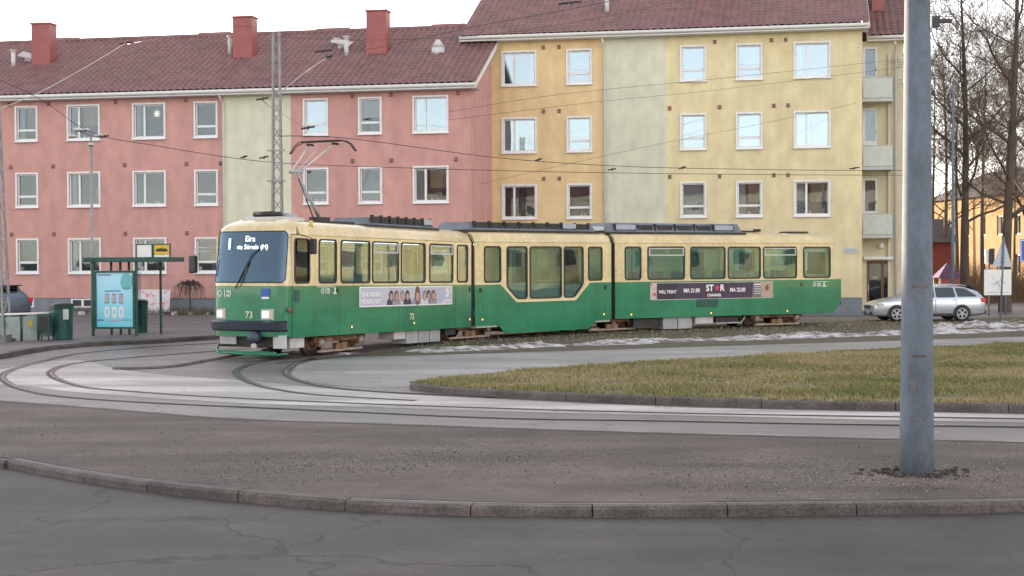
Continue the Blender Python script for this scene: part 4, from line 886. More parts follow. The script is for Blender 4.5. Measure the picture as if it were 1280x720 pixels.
e=MB()
for z in (5.85,4.9):
    e=MB(); e.box((0,-.2,z),(.55,.06,.05),M_mast); e.build('clamp',mc)
latt('lattice_mast','grey lattice catenary mast cut by the left edge of the picture',(AD(-5,430,42.3).x,42.3,.12),8.8,.64,.12)
# big foreground pole
c=G(1146,592); t=thing('catenary_pole','thick galvanised steel pole in the right foreground','pole',(c.x,c.y,0))
e=MB(); hs=[0,.02,1.2,1.21,2.9,2.91,6,10]; pm=M_galv
e.tube([(0,0,z) for z in (-.05,.6,1.2,2.0,3,4,5,6,8,10)],[.189-.0095*z for z in (0,.6,1.2,2.0,3,4,5,6,8,10)],pm,n=40); e.build('shaft',t)
gm=mat('old_sticker_glue',(.12,.12,.13),.8,var=.4,vscale=9)
for z,a0,a1,hh in ((2.10,-2.2,-.9,.07),(1.32,-2.2,-.9,.035),(1.0,-2.35,-1.75,.10),(.62,-2.3,-1.8,.05),(.63,-1.5,-1.0,.04)):
    e=MB(); V=[];K=10; r=.189-.0095*z+.0015
    for k in range(K+1):
        a=a0+(a1-a0)*k/K; V+=[(r*math.cos(a),r*math.sin(a),z-hh/2),(r*math.cos(a),r*math.sin(a),z+hh/2)]
    e.add(V,[(2*k,2*k+2,2*k+3,2*k+1) for k in range(K)],gm); e.build('sticker_residue',t)
e=MB(); e.box((.28,0,5.03),(.20,.05,.045),M_black); e.box((.2,0,5.02),(.08,.08,.12),M_black); e.build('bracket',t)
# street lamp behind shelter
lp=thing('street_lamp','slim grey street lamp with small heads behind the bus shelter','lamp',(AD(115,300,53).x,53,.12))
def zz(y,D,x=640): return AD(x,y,D).z
H=zz(168,53,115)-.12; e=MB(); e.tube([(0,0,0),(0,0,1.2),(0,0,H)],[.07,.055,.04],M_mast,n=12); e.tube([(-.4,0,H+.1),(0,0,H-.05),(.42,0,H-.02)],.022,M_galv,n=6); e.build('post',lp)
for x,z,s in ((-.66,-.05,.26),(-.35,.18,.55),(.28,-.03,.26),(0,-.35,.2)):
    e=MB(); e.box((x,0,H+z),(s,.2,.09),M_lgrey,bev=.03); e.box((x,0,H+z-.06),(s*.7,.14,.03),M_black); e.build('lamp_head',lp)
# slim mast at the right
t=thing('lamp_post','slim tall grey post standing among the trees behind the silver car','post',(AD(1191,380,63).x,63,0))
e=MB(); e.tube([(0,0,0),(0,0,4),(0,0,zz(105,63,1191))],[.085,.07,.045],M_galv,n=12); e.build('shaft',t)
e=MB(); e.box((.15,0,zz(249,63)),(.5,.05,.05),M_galv); e.box((0,0,zz(368,63)),(.34,.3,.6),M_pave); e.build('collar',t)

# ================================================================= WIRES
def wire(pts,label,rad=.014,ins=(),m=None,sag=.0,group='overhead tram wires'):
    P=[AD(*p) for p in pts]; Q=catmull(P,5); mb=MB(); mb.tube([p for p in Q],rad*.75,m or M_wire,n=5); o=mb.build('overhead_wire'); tag(o,label,'wire',group)
    for x,y,D,l in ins:
        l*=.75; p=AD(x,y,D); e=MB(); e.tube([p+Vector((-l/2,0,-.02)),p+Vector((l/2,0,.04))],.028,M_black,n=6); e.tube([p+Vector((0,0,-.05)),p+Vector((0.02,0,.06))],.02,M_black,n=5); e.build('insulator',o)
wire([(345,170,36),(440,173.5,38.2),(620,197,46),(760,207,50),(900,211,53),(1130,213,58),(1400,208,66)],'contact wire that the raised pantograph touches, running right past both façades',ins=[(673,200,47.5,.3),(853,210,52,.35),(1068,210.5,56,.5)])
wire([(-80,60,47),(-10,95,47),(52,125,47),(115,166,47),(200,183,48),(330,202,49),(480,209,51),(760,216,54),(1130,219,60),(1400,216,66)],'lower contact wire crossing the pink wall from the left roof to the yellow wing',ins=[(130,171,47,.4),(305,196.5,49,.3),(330,197,49,.4),(765,212,54,.4)])
wire([(-60,158,44),(35,122,46),(100,88,48),(157,54,50)],'pale bracket wire climbing across the left roof slope',.018,ins=[(157,54,50,.6)],m=M_lgrey)
wire([(348,47,46.5),(300,33,44),(160,55,50)],'thin wire from the lattice mast top to the left roof',.009)
wire([(345,120,46.3),(380,92,45),(412,70,44)],'pale strut wire rising right from the lattice mast',.022,ins=[(405,64,44,.7),(412,71,44,.3)],m=M_lgrey)
wire([(328,125,45),(340,135,45),(385,161,40)],'short drop wire left of the pantograph head',.012,ins=[(328,124,45,.5),(385,160,40,.5)])
wire([(412,70,44),(480,58,42),(600,32,40),(720,10,38),(860,-20,36)],'wire rising from the mast strut across the tall roof',.011,ins=[(712,4,38.2,.8)])
wire([(348,46,46.5),(480,50,48),(620,42,50),(760,20,52),(900,-10,54)],'faint wire from the mast top over the third chimney',.008)
wire([(560,140,50),(700,118,54),(900,98,58),(1128,74,63)],'thin span wire ending at the corner of the yellow wing, upper one',.009)
wire([(560,150,50),(740,128,54),(900,112,58),(1128,84,63)],'thin span wire ending at the corner of the yellow wing, lower one',.008)
wire([(600,230,50),(800,185,54),(960,153,58),(1075,128,63)],'faint slanting wire across the yellow façade',.007)
e=MB(); a=AD(1118,78,66.5); e.tube([a,AD(1131,67,65.5)],.05,M_mast,n=6); tag(e.build('wire_bracket'),'grey wire bracket at the outer corner of the yellow wing','bracket')

# ================================================================= SHELTER AND KERBSIDE
SD=45.3; s0=AD(116,420,SD); sh=thing('bus_shelter','dark green tram stop shelter with flat roof and thin posts','shelter',(s0.x,SD,.12),R_(-3))
S=SD/F_PX; rx=lambda px:(px-116)*S
e=MB(); e.box((rx(160),.75,2.34),(111*S,1.6,.15),M_dgreen,bev=.02); e.build('roof',sh)
for px,y in ((116,.05),(171,.05),(187,1.3),(128,.9),(140,.9),(151,.9)):
    e=MB(); e.box((rx(px),y,1.14),(.075 if y<.5 else .06,.07,2.28),M_dgreen); e.build('post',sh)
e=MB(); e.box((rx(140),.92,1.1),(1.3,.012,1.7),glassmat('shelter_glass',(.8,.85,.85),.05)); e.build('back_glass',sh)
e=MB(); x0,x1,z0,z1=rx(118),rx(170),.22,2.0
e.plate(rect(x0,z0,x1,z1),[rect(x0+.07,z0+.06,x1-.07,z1-.06)],.14,M_dgreen,T(0,.05,0)@XZ); e.box(((x0+x1)/2,.1,(z0+z1)/2),(x1-x0-.06,.04,z1-z0-.06),M_dgreen); fr=e.build('poster_frame',sh)
e=MB(); pm=bpy.data.materials.new('poster_blue'); pm.use_nodes=True; n=pm.node_tree; b=n.nodes['Principled BSDF']; b.inputs['Roughness'].default_value=.25
tc=n.nodes.new('ShaderNodeTexCoord'); sx_=n.nodes.new('ShaderNodeSeparateXYZ'); cr=n.nodes.new('ShaderNodeValToRGB'); n.links.new(tc.outputs['Object'],sx_.inputs[0]); mm=n.nodes.new('ShaderNodeMath'); mm.operation='MULTIPLY_ADD'; mm.inputs[1].default_value=.5; mm.inputs[2].default_value=.0; n.links.new(sx_.outputs[2],mm.inputs[0]); n.links.new(mm.outputs[0],cr.inputs[0])
cr.color_ramp.elements[0].color=(.14,.50,.62,1); cr.color_ramp.elements[0].position=.1; cr.color_ramp.elements[1].color=(.34,.58,.70,1); cr.color_ramp.elements[1].position=.9
n.links.new(cr.outputs[0],b.inputs['Base Color']); n.links.new(cr.outputs[0],b.inputs['Emission Color']); b.inputs['Emission Strength'].default_value=.05
px0,px1,pz0,pz1=x0+.07,x1-.07,z0+.06,z1-.06; pw=px1-px0; yy=.03
e.box(((px0+px1)/2,.04,(pz0+pz1)/2),(pw,.01,pz1-pz0),pm)
e.plate(ell(px1-.2,pz1-.28,.19,.26,20),[],.002,mat('poster_teal',(.16,.50,.52),.4),T(0,yy,0)@XZ)
e.text('Voimaa',.1,mat('poster_navy',(.06,.12,.28),.5),T(px0+.06,yy-.004,pz1-.12)@XZ) if False else e.box((px0+.25,yy,pz1-.07),(.38,.002,.035),mat('poster_navy',(.06,.12,.28),.5))
e.box((px0+.5,yy,pz1-.56),(.5,.002,.03),MATS['poster_navy']); e.box((px1-.2,yy-.003,pz1-.47),(.28,.002,.02),MATS['poster_navy'])
for k in range(3):
    xx=px0+.32+k*.22; e.plate(rnd(rect(xx-.065,pz0+.72,xx+.065,pz0+1.02),.02),[],.002,mat('poster_brown',(.25,.17,.22),.5),T(0,yy,0)@XZ)
    for q in range(3): e.box((xx-.035+q*.035,yy-.003,pz0+.87),(.014,.002,.24),M_txt)
    e.plate(rnd(rect(xx-.075,pz0+.28,xx+.075,pz0+.62),.07),[ell(xx,pz0+.45,.028,.10)],.002,M_txt,T(0,yy,0)@XZ)
e.box(((px0+px1)/2,yy,pz0+.2),(.4,.002,.03),mat('poster_pink',(.6,.3,.4),.5)); e.box((px0+.12,yy,pz0+.21),(.2,.002,.035),MATS['poster_navy']); e.box((px1-.2,yy,pz0+.21),(.3,.002,.02),MATS['poster_navy'])
e.build('poster',fr)
e=MB(); a,b_=rx(171.5),rx(192.5); c_,d_=rx(193),rx(215); zt=zz(303,SD)-.12; zbm=zz(323,SD)-.12
e.plate(rect(a,zbm,b_,zt),[rect(a+.03,zbm+.03,b_-.03,zt-.03)],.08,M_dgreen,T(0,.05,0)@XZ); e.box(((a+b_)/2,.05,(zt+zbm)/2),(b_-a-.04,.05,zt-zbm-.04),M_white); e.build('blank_sign',sh)
e=MB(); e.plate(rect(c_,zbm,d_,zt),[rect(c_+.03,zbm+.03,d_-.03,zt-.03)],.08,M_dgreen,T(0,.05,0)@XZ); e.box(((c_+d_)/2,.05,zt-.17),(d_-c_-.04,.05,.30),mat('sign_yellow',(.75,.45,.03),.4)); e.box(((c_+d_)/2,.05,zbm+.08),(d_-c_-.04,.05,.13),M_white)
e.box(((c_+d_)/2,.02,zt-.2),(.36,.006,.07),M_black); e.box(((c_+d_)/2,.02,zt-.15),(.26,.006,.02),M_black); e.tube([((c_+d_)/2-.05,.02,zt-.14),((c_+d_)/2+.05,.02,zt-.09)],.006,M_black,n=4)
e.build('stop_sign',sh)
def bin_(x,y,D,w,h,label,lid=True,z=.12):
    p=AD(x,y,D); t=thing('litter_bin',label,'bin',(p.x,D,z)); e=MB(); pf=[(0,.86),(.04,.9),(.9,1.0),(.93,1.06),(1,1.06)]
    V=[];Fc=[]
    for zf,k in pf:
        for j in range(16):
            a=j*2*math.pi/16+.2; rr=w/2*k*(1/ max(abs(math.cos(a)),abs(math.sin(a))))**.5; V.append((rr*math.cos(a),rr*math.sin(a)*.9,zf*h))
    for i in range(len(pf)-1):
        for j in range(16): Fc.append((i*16+j,i*16+(j+1)%16,(i+1)*16+(j+1)%16,(i+1)*16+j))
    e.add(V,Fc,M_dgreen); e.build('body',t); e=MB(); e.tube([(0,0,h-.02),(0,0,h+.05),(0,0,h+.08)],[w*.56,w*.5,w*.3],M_black,n=16); e.build('lid',t)
    if lid: e=MB(); e.box((0.18,-w/2-.02,h*.75),(.16,.03,.3),mat('paper_scraps',(.5,.5,.48),.8)); e.build('notice',t)
bin_(79,425,43.4,.58,1.0,'dark green litter bin at the end of the low panelled railing')
bin_(177,414,47.5,.40,.98,'dark green litter bin standing behind the lit poster of the shelter',False)
# railing with pale panels
rl_=thing('panelled_railing','low railing with white top rail and pale grey-green panels at the left edge','railing',(0,0,0))
pts=[AD(-40,436,42.0),AD(5,434,42.3),AD(27,432,42.6),AD(48,428,43.0),AD(67,425,43.6)]; pts=[Vector((p.x,p.y,.12)) for p in pts]; rl_.location=pts[2]; o0=pts[2]
loc=[p-o0 for p in pts]; far=AD(88,380,52.)-o0; far.z=.78
e=MB(); e.tube([p+Vector((0,0,.78)) for p in loc]+[far],.035,M_white,n=8); e.build('top_rail',rl_)
for p in loc[1:]+[Vector((far.x,far.y,0))]: e=MB(); e.tube([p,p+Vector((0,0,.78))],.035,M_dgreen,n=8); e.build('post',rl_)
M_pan=mat('pale_panel',(.30,.36,.35),.5,var=.12,vscale=3)
for i in range(4):
    a,b_=loc[i],loc[i+1]; d=b_-a; an=math.atan2(d.y,d.x); e=MB(); e.box((d.length/2,0,.40),(d.length-.1,.03,.62),M_pan,T(a.x,a.y,0)@Matrix.Rotation(an,4,'Z')); 
    if i==2: e.box((d.length/2,-.02,.50),(.10,.01,.2),mat('warning_yellow',(.6,.42,.05),.5),T(a.x,a.y,0)@Matrix.Rotation(an,4,'Z'))
    e.build('panel',rl_)
p=AD(56,416,42.9); t=thing('wall_box','dark green box fixed to the front of the pale railing panel','box',(p.x,p.y,.12)); e=MB(); e.box((0,0,.52),(.33,.2,.52),M_dgreen,bev=.02); e.box((0,-.11,.5),(.26,.01,.4),M_black); e.build('body',t); e=MB(); 
for x in (-.1,.1): e.tube([(x,.02,0),(x,.02,.3)],.02,M_dgreen,n=6)
e.build('leg',t)

# ================================================================= CARS
def car(name,label,loc,rz,sc,paint,estate=True):
    t=thing(name,label,'car',loc,rz); t.scale=(sc,sc,sc)
    # stations front (x=-2.3) to rear (2.33): x, bottom, belt, half width, roof height, roof half width
    if estate: st=[(-2.32,.30,.62,.60,.62,.55),(-2.22,.22,.70,.78,.72,.62),(-1.9,.2,.80,.87,.86,.70),(-1.3,.2,.88,.90,.96,.74),(-.95,.2,.90,.90,1.02,.74),(-.35,.2,.92,.905,1.37,.60),(.1,.2,.93,.905,1.45,.60),(.9,.2,.94,.905,1.46,.60),(1.6,.2,.96,.90,1.42,.59),(2.05,.24,.97,.87,1.22,.60),(2.26,.28,.92,.82,.98,.62),(2.33,.34,.80,.72,.82,.60)]
    else: st=[(-2.2,.30,.62,.60,.62,.55),(-2.1,.22,.70,.78,.72,.62),(-1.8,.2,.80,.87,.86,.70),(-1.2,.2,.88,.90,.98,.74),(-.85,.2,.90,.90,1.04,.74),(-.25,.2,.94,.905,1.42,.60),(.2,.2,.96,.905,1.50,.60),(.9,.2,.98,.905,1.48,.60),(1.5,.2,1.0,.90,1.36,.59),(1.85,.24,1.0,.87,1.16,.60),(2.02,.28,.92,.82,.98,.62),(2.08,.34,.80,.72,.82,.60)]
    def ring(s):
        x,b_,zb,hw,zr,hr=s; h=[(hw*.80,b_),(hw*.95,b_+.06),(hw,b_+(zb-b_)*.45),(hw*.985,zb-.04),(hw*.95,zb+.01),(hr+(hw*.95-hr)*.1,zb+(zr-zb)*.88),(hr*.72,zr),(0,zr+.012)]
        return [(x,-a,z) for a,z in h]+[(x,a,z) for a,z in h[-2::-1]]
    e=MB(); V=[];Fc=[]; N=15
    for s in st: V+=ring(s)
    for i in range(len(st)-1):
        for k in range(N-1): a=i*N+k; Fc.append((a,a+N,a+N+1,a+1))
    Fc.append(tuple(range(N))); Fc.append(tuple((len(st)-1)*N+k for k in range(N-1,-1,-1)))
    e.add(V,Fc,paint,smooth=True); body=e.build('body',t); md=body.modifiers.new('bevel','BEVEL'); md.width=.03; md.segments=2; md.limit_method='ANGLE'; md.angle_limit=R_(35)
    body.modifiers.new('sub','SUBSURF').levels=1; body.modifiers['sub'].render_levels=1
    def hy(x,z):
        for a,b_ in zip(st,st[1:]):
            if a[0]<=x<=b_[0]:
                q=(x-a[0])/(b_[0]-a[0]); s=[u+(v-u)*q for u,v in zip(a,b_)]; zb,hw,zr,hr=s[2:]
                if z<zb: return hw*.99
                f=min(1,(z-zb)/max(.05,(zr-zb)*.88)); return hw*.95+(hr+(hw*.95-hr)*.1-hw*.95)*f
        return .8
    gm=glassmat('car_glass',(.10,.12,.14),.16)
    wins=[[(-.80,.97),(-.22,1.33),(.18,1.37),(.18,.97)],[(.25,.97),(.25,1.37),(1.0,1.37),(1.05,.98)],[(1.13,.99),(1.08,1.36),(1.5,1.33),(1.93,1.04),(1.9,1.0)]]
    for sg in (-1,1):
        for wp in wins:
            if not estate: wp=[(x-.05,z+.03) for x,z in wp]
            e=MB(); wp2=rnd(wp,.05,2); V=[(x,sg*(hy(x,z)+.012),z) for x,z in wp2]; e.add(V,[tuple(range(len(V)))],gm); e.add([(x,sg*(hy(x,z)-.03),z) for x,z in wp2],[tuple(range(len(V)))],M_black); e.build('side_window',t)
    # windscreen and rear window
    for (i,j),nm in (((4,5),'windscreen'),((8,9),'rear_window')):
        a,b_=st[i],st[j]; e=MB(); V=[(a[0]+.08,-.62,a[4]+.03+.01),(a[0]+.08,.62,a[4]+.04),(b_[0]-.05,.52,b_[4]+.02),(b_[0]-.05,-.52,b_[4]+.02)]; e.add(V,[(0,1,2,3)],gm); e.build(nm,t)
    wb=(-1.38,1.30) if estate else (-1.3,1.22)
    for x in wb:
        for sg in (-1,1):
            e=MB(); e.tube([(0,sg*-.12,0),(0,sg*.10,0)],.315,M_rub,n=28); e.tube([(0,sg*.10,0),(0,sg*.105,0)],[.30,.27],M_rub,n=28); wh=e.build('wheel',t,(x,sg*.80,.315))
            q=MB(); ring_=[(.215*math.cos(k*.2618),.215*math.sin(k*.2618)) for k in range(24)]; q.plate(ring_,[[(a*.88,b_*.88) for a,b_ in ring_]],.02,M_lgrey,T(0,sg*.11,0)@XZ)
            for k in range(5):
                a=k*1.2566+.3; q.box((.11,0,0),(.2,.02,.045),M_lgrey,T(0,sg*.112,0)@Matrix.Rotation(a,4,'Y'))
            q.tube([(0,sg*.1,0),(0,sg*.125,0)],.045,M_lgrey,n=10); q.build('rim',wh)
            e=MB(); V=[(x,sg*(.893),.30)]; K=18
            e.plate([(x+.37*math.cos(k*math.pi/K),.315+.37*math.sin(k*math.pi/K)) for k in range(K+1)]+[(x-.37,.2),(x+.37,.2)],[],.012,M_black,T(0,sg*.893,0)@XZ); e.build('wheel_arch',t)
    for sg in (-1,1):
        e=MB(); e.box((-2.0,sg*.74,.68),(.32,.20,.13),mat('headlamp_clear',(.5,.55,.6),.15,.2),bev=.03); e.build('headlight',t)
        e=MB(); xr=2.2 if estate else 1.98; e.box((xr,sg*.76,.86),(.24,.18,.17),mat('tail_lamp_red',(.45,.02,.03),.2,emit=(1,.05,.05),estr=.02),bev=.03); e.build('tail_light',t)
        e=MB(); e.box((-.72,sg*.98,1.0),(.14,.16,.12),paint,bev=.03); e.build('door_mirror',t)
        for x in (.1,1.0): e=MB(); e.box((x,sg*.915,.86),(.18,.03,.025),paint,bev=.005); e.build('door_handle',t)
        e=MB(); e.box((-.05,sg*.905,.30),(1.9,.02,.06),M_black); 
        for x in (-.85,.215,1.08): e.box((x,sg*.9035,.62),(.012,.008,.5),M_black)
        e.build('sill_trim',t)
        if estate: e=MB(); e.tube([(-.1,sg*.50,1.45),(0,sg*.52,1.49),(1.4,sg*.52,1.48),(1.6,sg*.5,1.42)],.015,M_lgrey,n=6); e.build('roof_rail',t)
    e=MB(); e.box((-2.3,0,.58),(.06,.8,.14),M_black,bev=.02); e.box((-2.27,0,.32),(.08,1.1,.14),M_black,bev=.02); e.build('grille',t)
    e=MB(); e.box((2.3 if estate else 2.05,0,.36),(.12,1.5,.14),M_black,bev=.03); e.build('rear_bumper',t)
    if not estate: e=MB(); e.box((1.72,0,1.40),(.3,1.1,.04),M_black,bev=.015); e.build('roof_spoiler',t)
    return t
P=AD(1154,402,57.0)
car('parked_car','silver estate car parked beyond the snow bank, half hidden by the thick pole',(P.x,P.y,0),R_(3),.94,mat('silver_paint',(.50,.55,.62),.25,.55,coat=.7))
P=AD(-12,395,55.0)
car('parked_car','dark blue-grey hatchback parked behind the railing at the left edge',(P.x-.9,56,.12),R_(-28),1.0,mat('blue_grey_paint',(.10,.14,.20),.25,.5,coat=.7),False)

# ================================================================= SIGNS ON THE RIGHT
p=G(1250,408); t=thing('road_sign','triangular give way sign seen from behind on a leaning grey pole','sign',(p.x,p.y,0)); t.rotation_euler=(0,R_(2.6),R_(4)); s=p.y/F_PX
e=MB(); e.tube([(0,0,0),(0,0,112*s)],.032,M_galv,n=10); e.build('pole',t)
e=MB(); e.plate(rnd([(-.36,0),(.36,0),(0,.66*1.55)],.06,3),[],.012,mat('sign_back_grey',(.36,.40,.45),.4,.3),T(0,.05,2.1)@XZ); e.box((0,.03,2.4),(.1,.06,.05),M_galv); e.box((0,.03,2.25),(.1,.06,.05),M_galv); e.build('sign_plate',t)
p=AD(1247,392,62); t=thing('information_board','square white board on thin legs with a faded line drawing','board',(p.x,62,0)); s=62/F_PX
e=MB(); zb=zz(369,62,1247); zt=zz(337,62,1247); e.box((0,0,(zb+zt)/2),(34*s,.05,zt-zb),M_white,bev=.01); bo=e.build('board_face',t)
e=MB()
for a,b_ in (((-.28,.25),(.2,-.3)),((.25,.3),(-.25,-.2)),((-.3,-.05),(.3,.05)),((-.05,.1),(.05,-.35)),((.1,.1),(.35,-.1))): 
    q=(zb+zt)/2; e.tube([(a[0],-.03,q+a[1]),((a[0]+b_[0])/2+.04,-.03,q+(a[1]+b_[1])/2),(b_[0],-.03,q+b_[1])],.008,mat('faded_ink',(.3,.33,.4),.6),n=4)
e.box((0,-.028,zb+.12),(.9,.004,.02),MATS['faded_ink']); e.build('line_drawing',bo)
for x in (-.35,.35): e=MB(); e.tube([(x,.04,0),(x,.04,zb+.1)],.03,M_galv,n=8); e.build('leg',t)
p=AD(1284,400,58); t=thing('road_sign','blue square sign at the right edge of the picture','sign',(p.x,58,0)); e=MB(); e.tube([(0,0,0),(0,0,3.2)],.032,M_galv,n=8); e.build('pole',t)
e=MB(); e.box((0,-.05,zz(316,58)),(.62,.02,.9),mat('sign_blue',(.03,.10,.45),.4),bev=.005); e.plate(rect(-.29,zz(316,58)-.42,.29,zz(316,58)+.42),[rect(-.26,zz(316,58)-.39,.26,zz(316,58)+.39)],.004,M_txt,T(0,-.064,0)@XZ); e.build('sign_plate',t)
p=AD(1237,390,74); t=thing('advert_box','narrow upright box, half black half white, in front of the ochre house','box',(p.x,74,0)); e=MB(); zc=zz(323,74); e.tube([(0,.1,0),(0,.1,zc)],.05,M_galv,n=8); e.build('pole',t)
e=MB(); e.box((-.15,0,zc),(.14,.15,.7),M_white); e.box((.08,0,zc),(.28,.15,.8),M_black); e.build('housing',t)

# ================================================================= BACKGROUND HOUSES
h=thing('house','ochre sunlit apartment house far behind the bare trees','building',(36.5,111,0),R_(-84))
M_och=wallmat('sunlit_ochre',(.30,.18,.075),.15); e=MB(); wh=[rect(-9+3*i,z,-8+3*i,z+1.5) for i in range(9) for z in (1.2,4.1)]
e.plate(rect(-13,0,17,7.2),wh,.3,M_och,T(0,0,0)@XZ); e.add([(-13,0,0),(-13,10,0),(-13,10,7.2),(-13,5,9),(-13,0,7.2)],[(0,1,2,3,4)],M_och); e.build('wall',h)
e=MB(); e.add([(-13.5,-.6,7.1),(17,-.6,7.1),(17,5,9.6),(-13.5,5,9.6),(-13.5,10.6,7.1),(17,10.6,7.1)],[(0,1,2,3),(3,2,5,4)],mat('dark_roof_felt',(.07,.06,.06),.8)); e.build('roof',h)
for r_ in wh: e=MB(); x=(r_[0][0]+r_[1][0])/2; z=(r_[0][1]+r_[2][1])/2; e.plate(r_,[inset(r_,.1)],.2,M_trim,T(0,.05,0)@XZ); e.box((x,.25,z),(1.2,.05,1.7),M_room); e.build('window',h)
h=thing('house','dark red timber house low behind the thick pole','building',(20.4,84,0),R_(-4)); e=MB(); e.box((0,3,1.7),(9,6,3.4),mat('dark_red_boards',(.16,.035,.03),.8,var=.2,vscale=4,sc=(8,8,.5))); e.build('wall',h)
e=MB(); e.add([(-4.8,-.4,3.3),(4.8,-.4,3.3),(4.8,3,4.7),(-4.8,3,4.7),(-4.8,6.4,3.3),(4.8,6.4,3.3)],[(0,1,2,3),(3,2,5,4)],mat('dark_roof_felt',(.07,.06,.06),.8)); e.build('roof',h)
for x in (-2.5,2.2): e=MB(); e.plate(rect(x-.5,1.2,x+.5,2.3),[rect(x-.4,1.3,x+.4,2.2)],.08,M_white,T(0,-.04,0)@XZ); e.build('window',h)
# playground tower
p=AD(1184,378,74); t=thing('playground_tower','small playground tower with purple roof and pale posts behind the car','playground',(p.x,74,0)); s=74/F_PX
e=MB(); q=.62; zr=zz(347,74,1184); e.add([(-q,-q,zr),(q,-q,zr),(q,q,zr),(-q,q,zr),(0,0,zz(328,74,1184))],[(0,1,4),(1,2,4),(2,3,4),(3,0,4),(3,2,1,0)],mat('purple_roof',(.12,.06,.13),.5)); e.build('roof',t)
for x in (-.5,.5):
    for y in (-.5,.5): e=MB(); e.tube([(x,y,0),(x,y,zr)],.06,mat('pale_pink_post',(.6,.42,.36),.5),n=8); e.build('post',t)
e=MB(); e.box((0,0,.9),(1.1,1.1,.08),M_brown); e.box((0,-.5,1.2),(1.0,.04,.5),mat('toy_red',(.28,.06,.05),.5)); e.build('deck',t)

# ================================================================= TREES
def tree_mesh(seed,h,r0,lean=(0,0),levels=4,nlimb=13,first=.25,spread=1.0,m=None):
    rg=random.Random(seed); mb=MB(); mt=m or M_bark; cr=MB()
    def branch(p,d,l,r,lev,out,nseg=None):
        nseg=nseg or (7 if lev<=1 else 4 if lev==2 else 3); pts=[p.copy()]; rs=[r]; q=p.copy(); d=d.normalized(); ds=[d.copy()]
        for i in range(nseg):
            d=(d+Vector((rg.gauss(0,.13),rg.gauss(0,.13),rg.gauss(0.04,.10)))*(1.15 if lev else .35)).normalized(); q=q+d*(l/nseg); pts.append(q.copy()); rs.append(max(.005,r*(1-.82*(i+1)/nseg))); ds.append(d.copy())
        out.tube(pts,rs,mt,n=(10,6,5,3,3)[min(lev,4)],cap=False,smooth=lev<3)
        if lev>=levels: return
        k={1:9,2:7,3:6,4:4}.get(lev,4)
        for j in range(k):
            f=rg.uniform(.22,1.0); i=min(int(f*nseg),nseg-1); t=f*nseg-i; b=pts[i].lerp(pts[i+1],t); dd=ds[i+1]
            a=rg.uniform(0,6.28); perp=dd.orthogonal().normalized(); perp=Matrix.Rotation(a,3,dd)@perp
            nd=(dd*rg.uniform(.55,1.0)+perp*rg.uniform(.5,1.0)).normalized(); nd.z+=.12
            branch(b,nd,l*rg.uniform(.36,.62),max(.006,rs[i]*rg.uniform(.35,.6)),lev+1,out)
    # trunk
    n=12; pts=[];rs=[]
    for i in range(n+1):
        f=i/n; pts.append(Vector((lean[0]*f+.18*math.sin(f*5+seed)*f,lean[1]*f+.15*math.cos(f*4+seed)*f,h*f))); rs.append(max(.02,r0*(1-.86*f)+(.25*r0 if i==0 else 0)))
    mb.tube(pts,rs,mt,n=12,cap=False)
    for j in range(nlimb):
        f=first+(1-first)*(j+.5*rg.random())/nlimb; i=min(int(f*n),n-1); b=pts[i].lerp(pts[i+1],f*n-i); a=j*2.4+rg.uniform(-.5,.5)
        up=.35+.9*f; d=Vector((math.cos(a),math.sin(a),up)); branch(b,d,h*rg.uniform(.26,.42)*(1.15-.6*f)*spread,rs[i]*rg.uniform(.35,.55),1,cr)
    return mb,cr
def tree(label,loc,rz=0,group='bare winter trees',**k):
    t=thing('bare_tree',label,'tree',loc,rz,group); a,b_=tree_mesh(**k); a.build('trunk',t); b_.build('crown',t); return t
pB=AD(1256,391,66); tB=tree('large dark bare tree with a leaning trunk right behind the white board',(pB.x,66,0),seed=5,h=17.5,r0=.25,lean=(.55,0),nlimb=16,first=.22)
pA=AD(1206,386,70); tA=tree('bare tree with straight brown trunk just right of the thick pole',(pA.x,70,0),seed=12,h=15.5,r0=.24,lean=(-.1,0),nlimb=15,first=.25)
tC=tree('slender bare tree standing just beyond the purple playground roof',(AD(1181,390,84).x,84,0),seed=31,h=14,r0=.15,nlimb=14,first=.3)
for k,(px,D,src,rz,sc,lb) in enumerate([(1228,90,tC,1.3,1.05,'thin bare tree standing between the two large trunks'),(1292,80,tB,4.0,.95,'bare tree whose branches enter at the right edge'),(1196,106,tC,3.3,1.1,'distant bare tree behind the playground tower'),(1268,108,tC,5.2,1.2,'distant bare tree in front of the ochre house'),(1340,95,tB,.6,1.1,'bare tree farther right along the park'),(1166,118,tC,1.0,1.2,'farthest bare tree beyond the yellow wing'),(1450,70,tA,2.0,1.1,'bare park tree well right of the picture edge'),(1700,60,tB,3.0,1.0,'bare park tree by the street right of the view')]):
    p=AD(px,390,D); c=copy_tree(src); c.location=(p.x,D,0); c.rotation_euler=(0,0,rz); c.scale=(sc,sc,sc); c['label']=lb
# brushy undergrowth at the right
rg=random.Random(8); mb=MB(); V=[]
for k in range(5200):
    D=rg.uniform(78,100); px=rg.uniform(1150,1420); p=AD(px,390,D); a=rg.uniform(0,6.28); l=rg.uniform(.5,2.6); q=Vector((p.x+math.cos(a)*l*.35,D+math.sin(a)*l*.35,l)); V+=[(p.x,D,0),(p.x+.03,D,0),tuple(q)]
mb.add(V,[(3*i,3*i+1,3*i+2) for i in range(len(V)//3)],mat('undergrowth_twigs',(.13,.085,.05),.9)); tag(mb.build('undergrowth'),'brown leafless undergrowth between the park trees','undergrowth',kind='stuff')
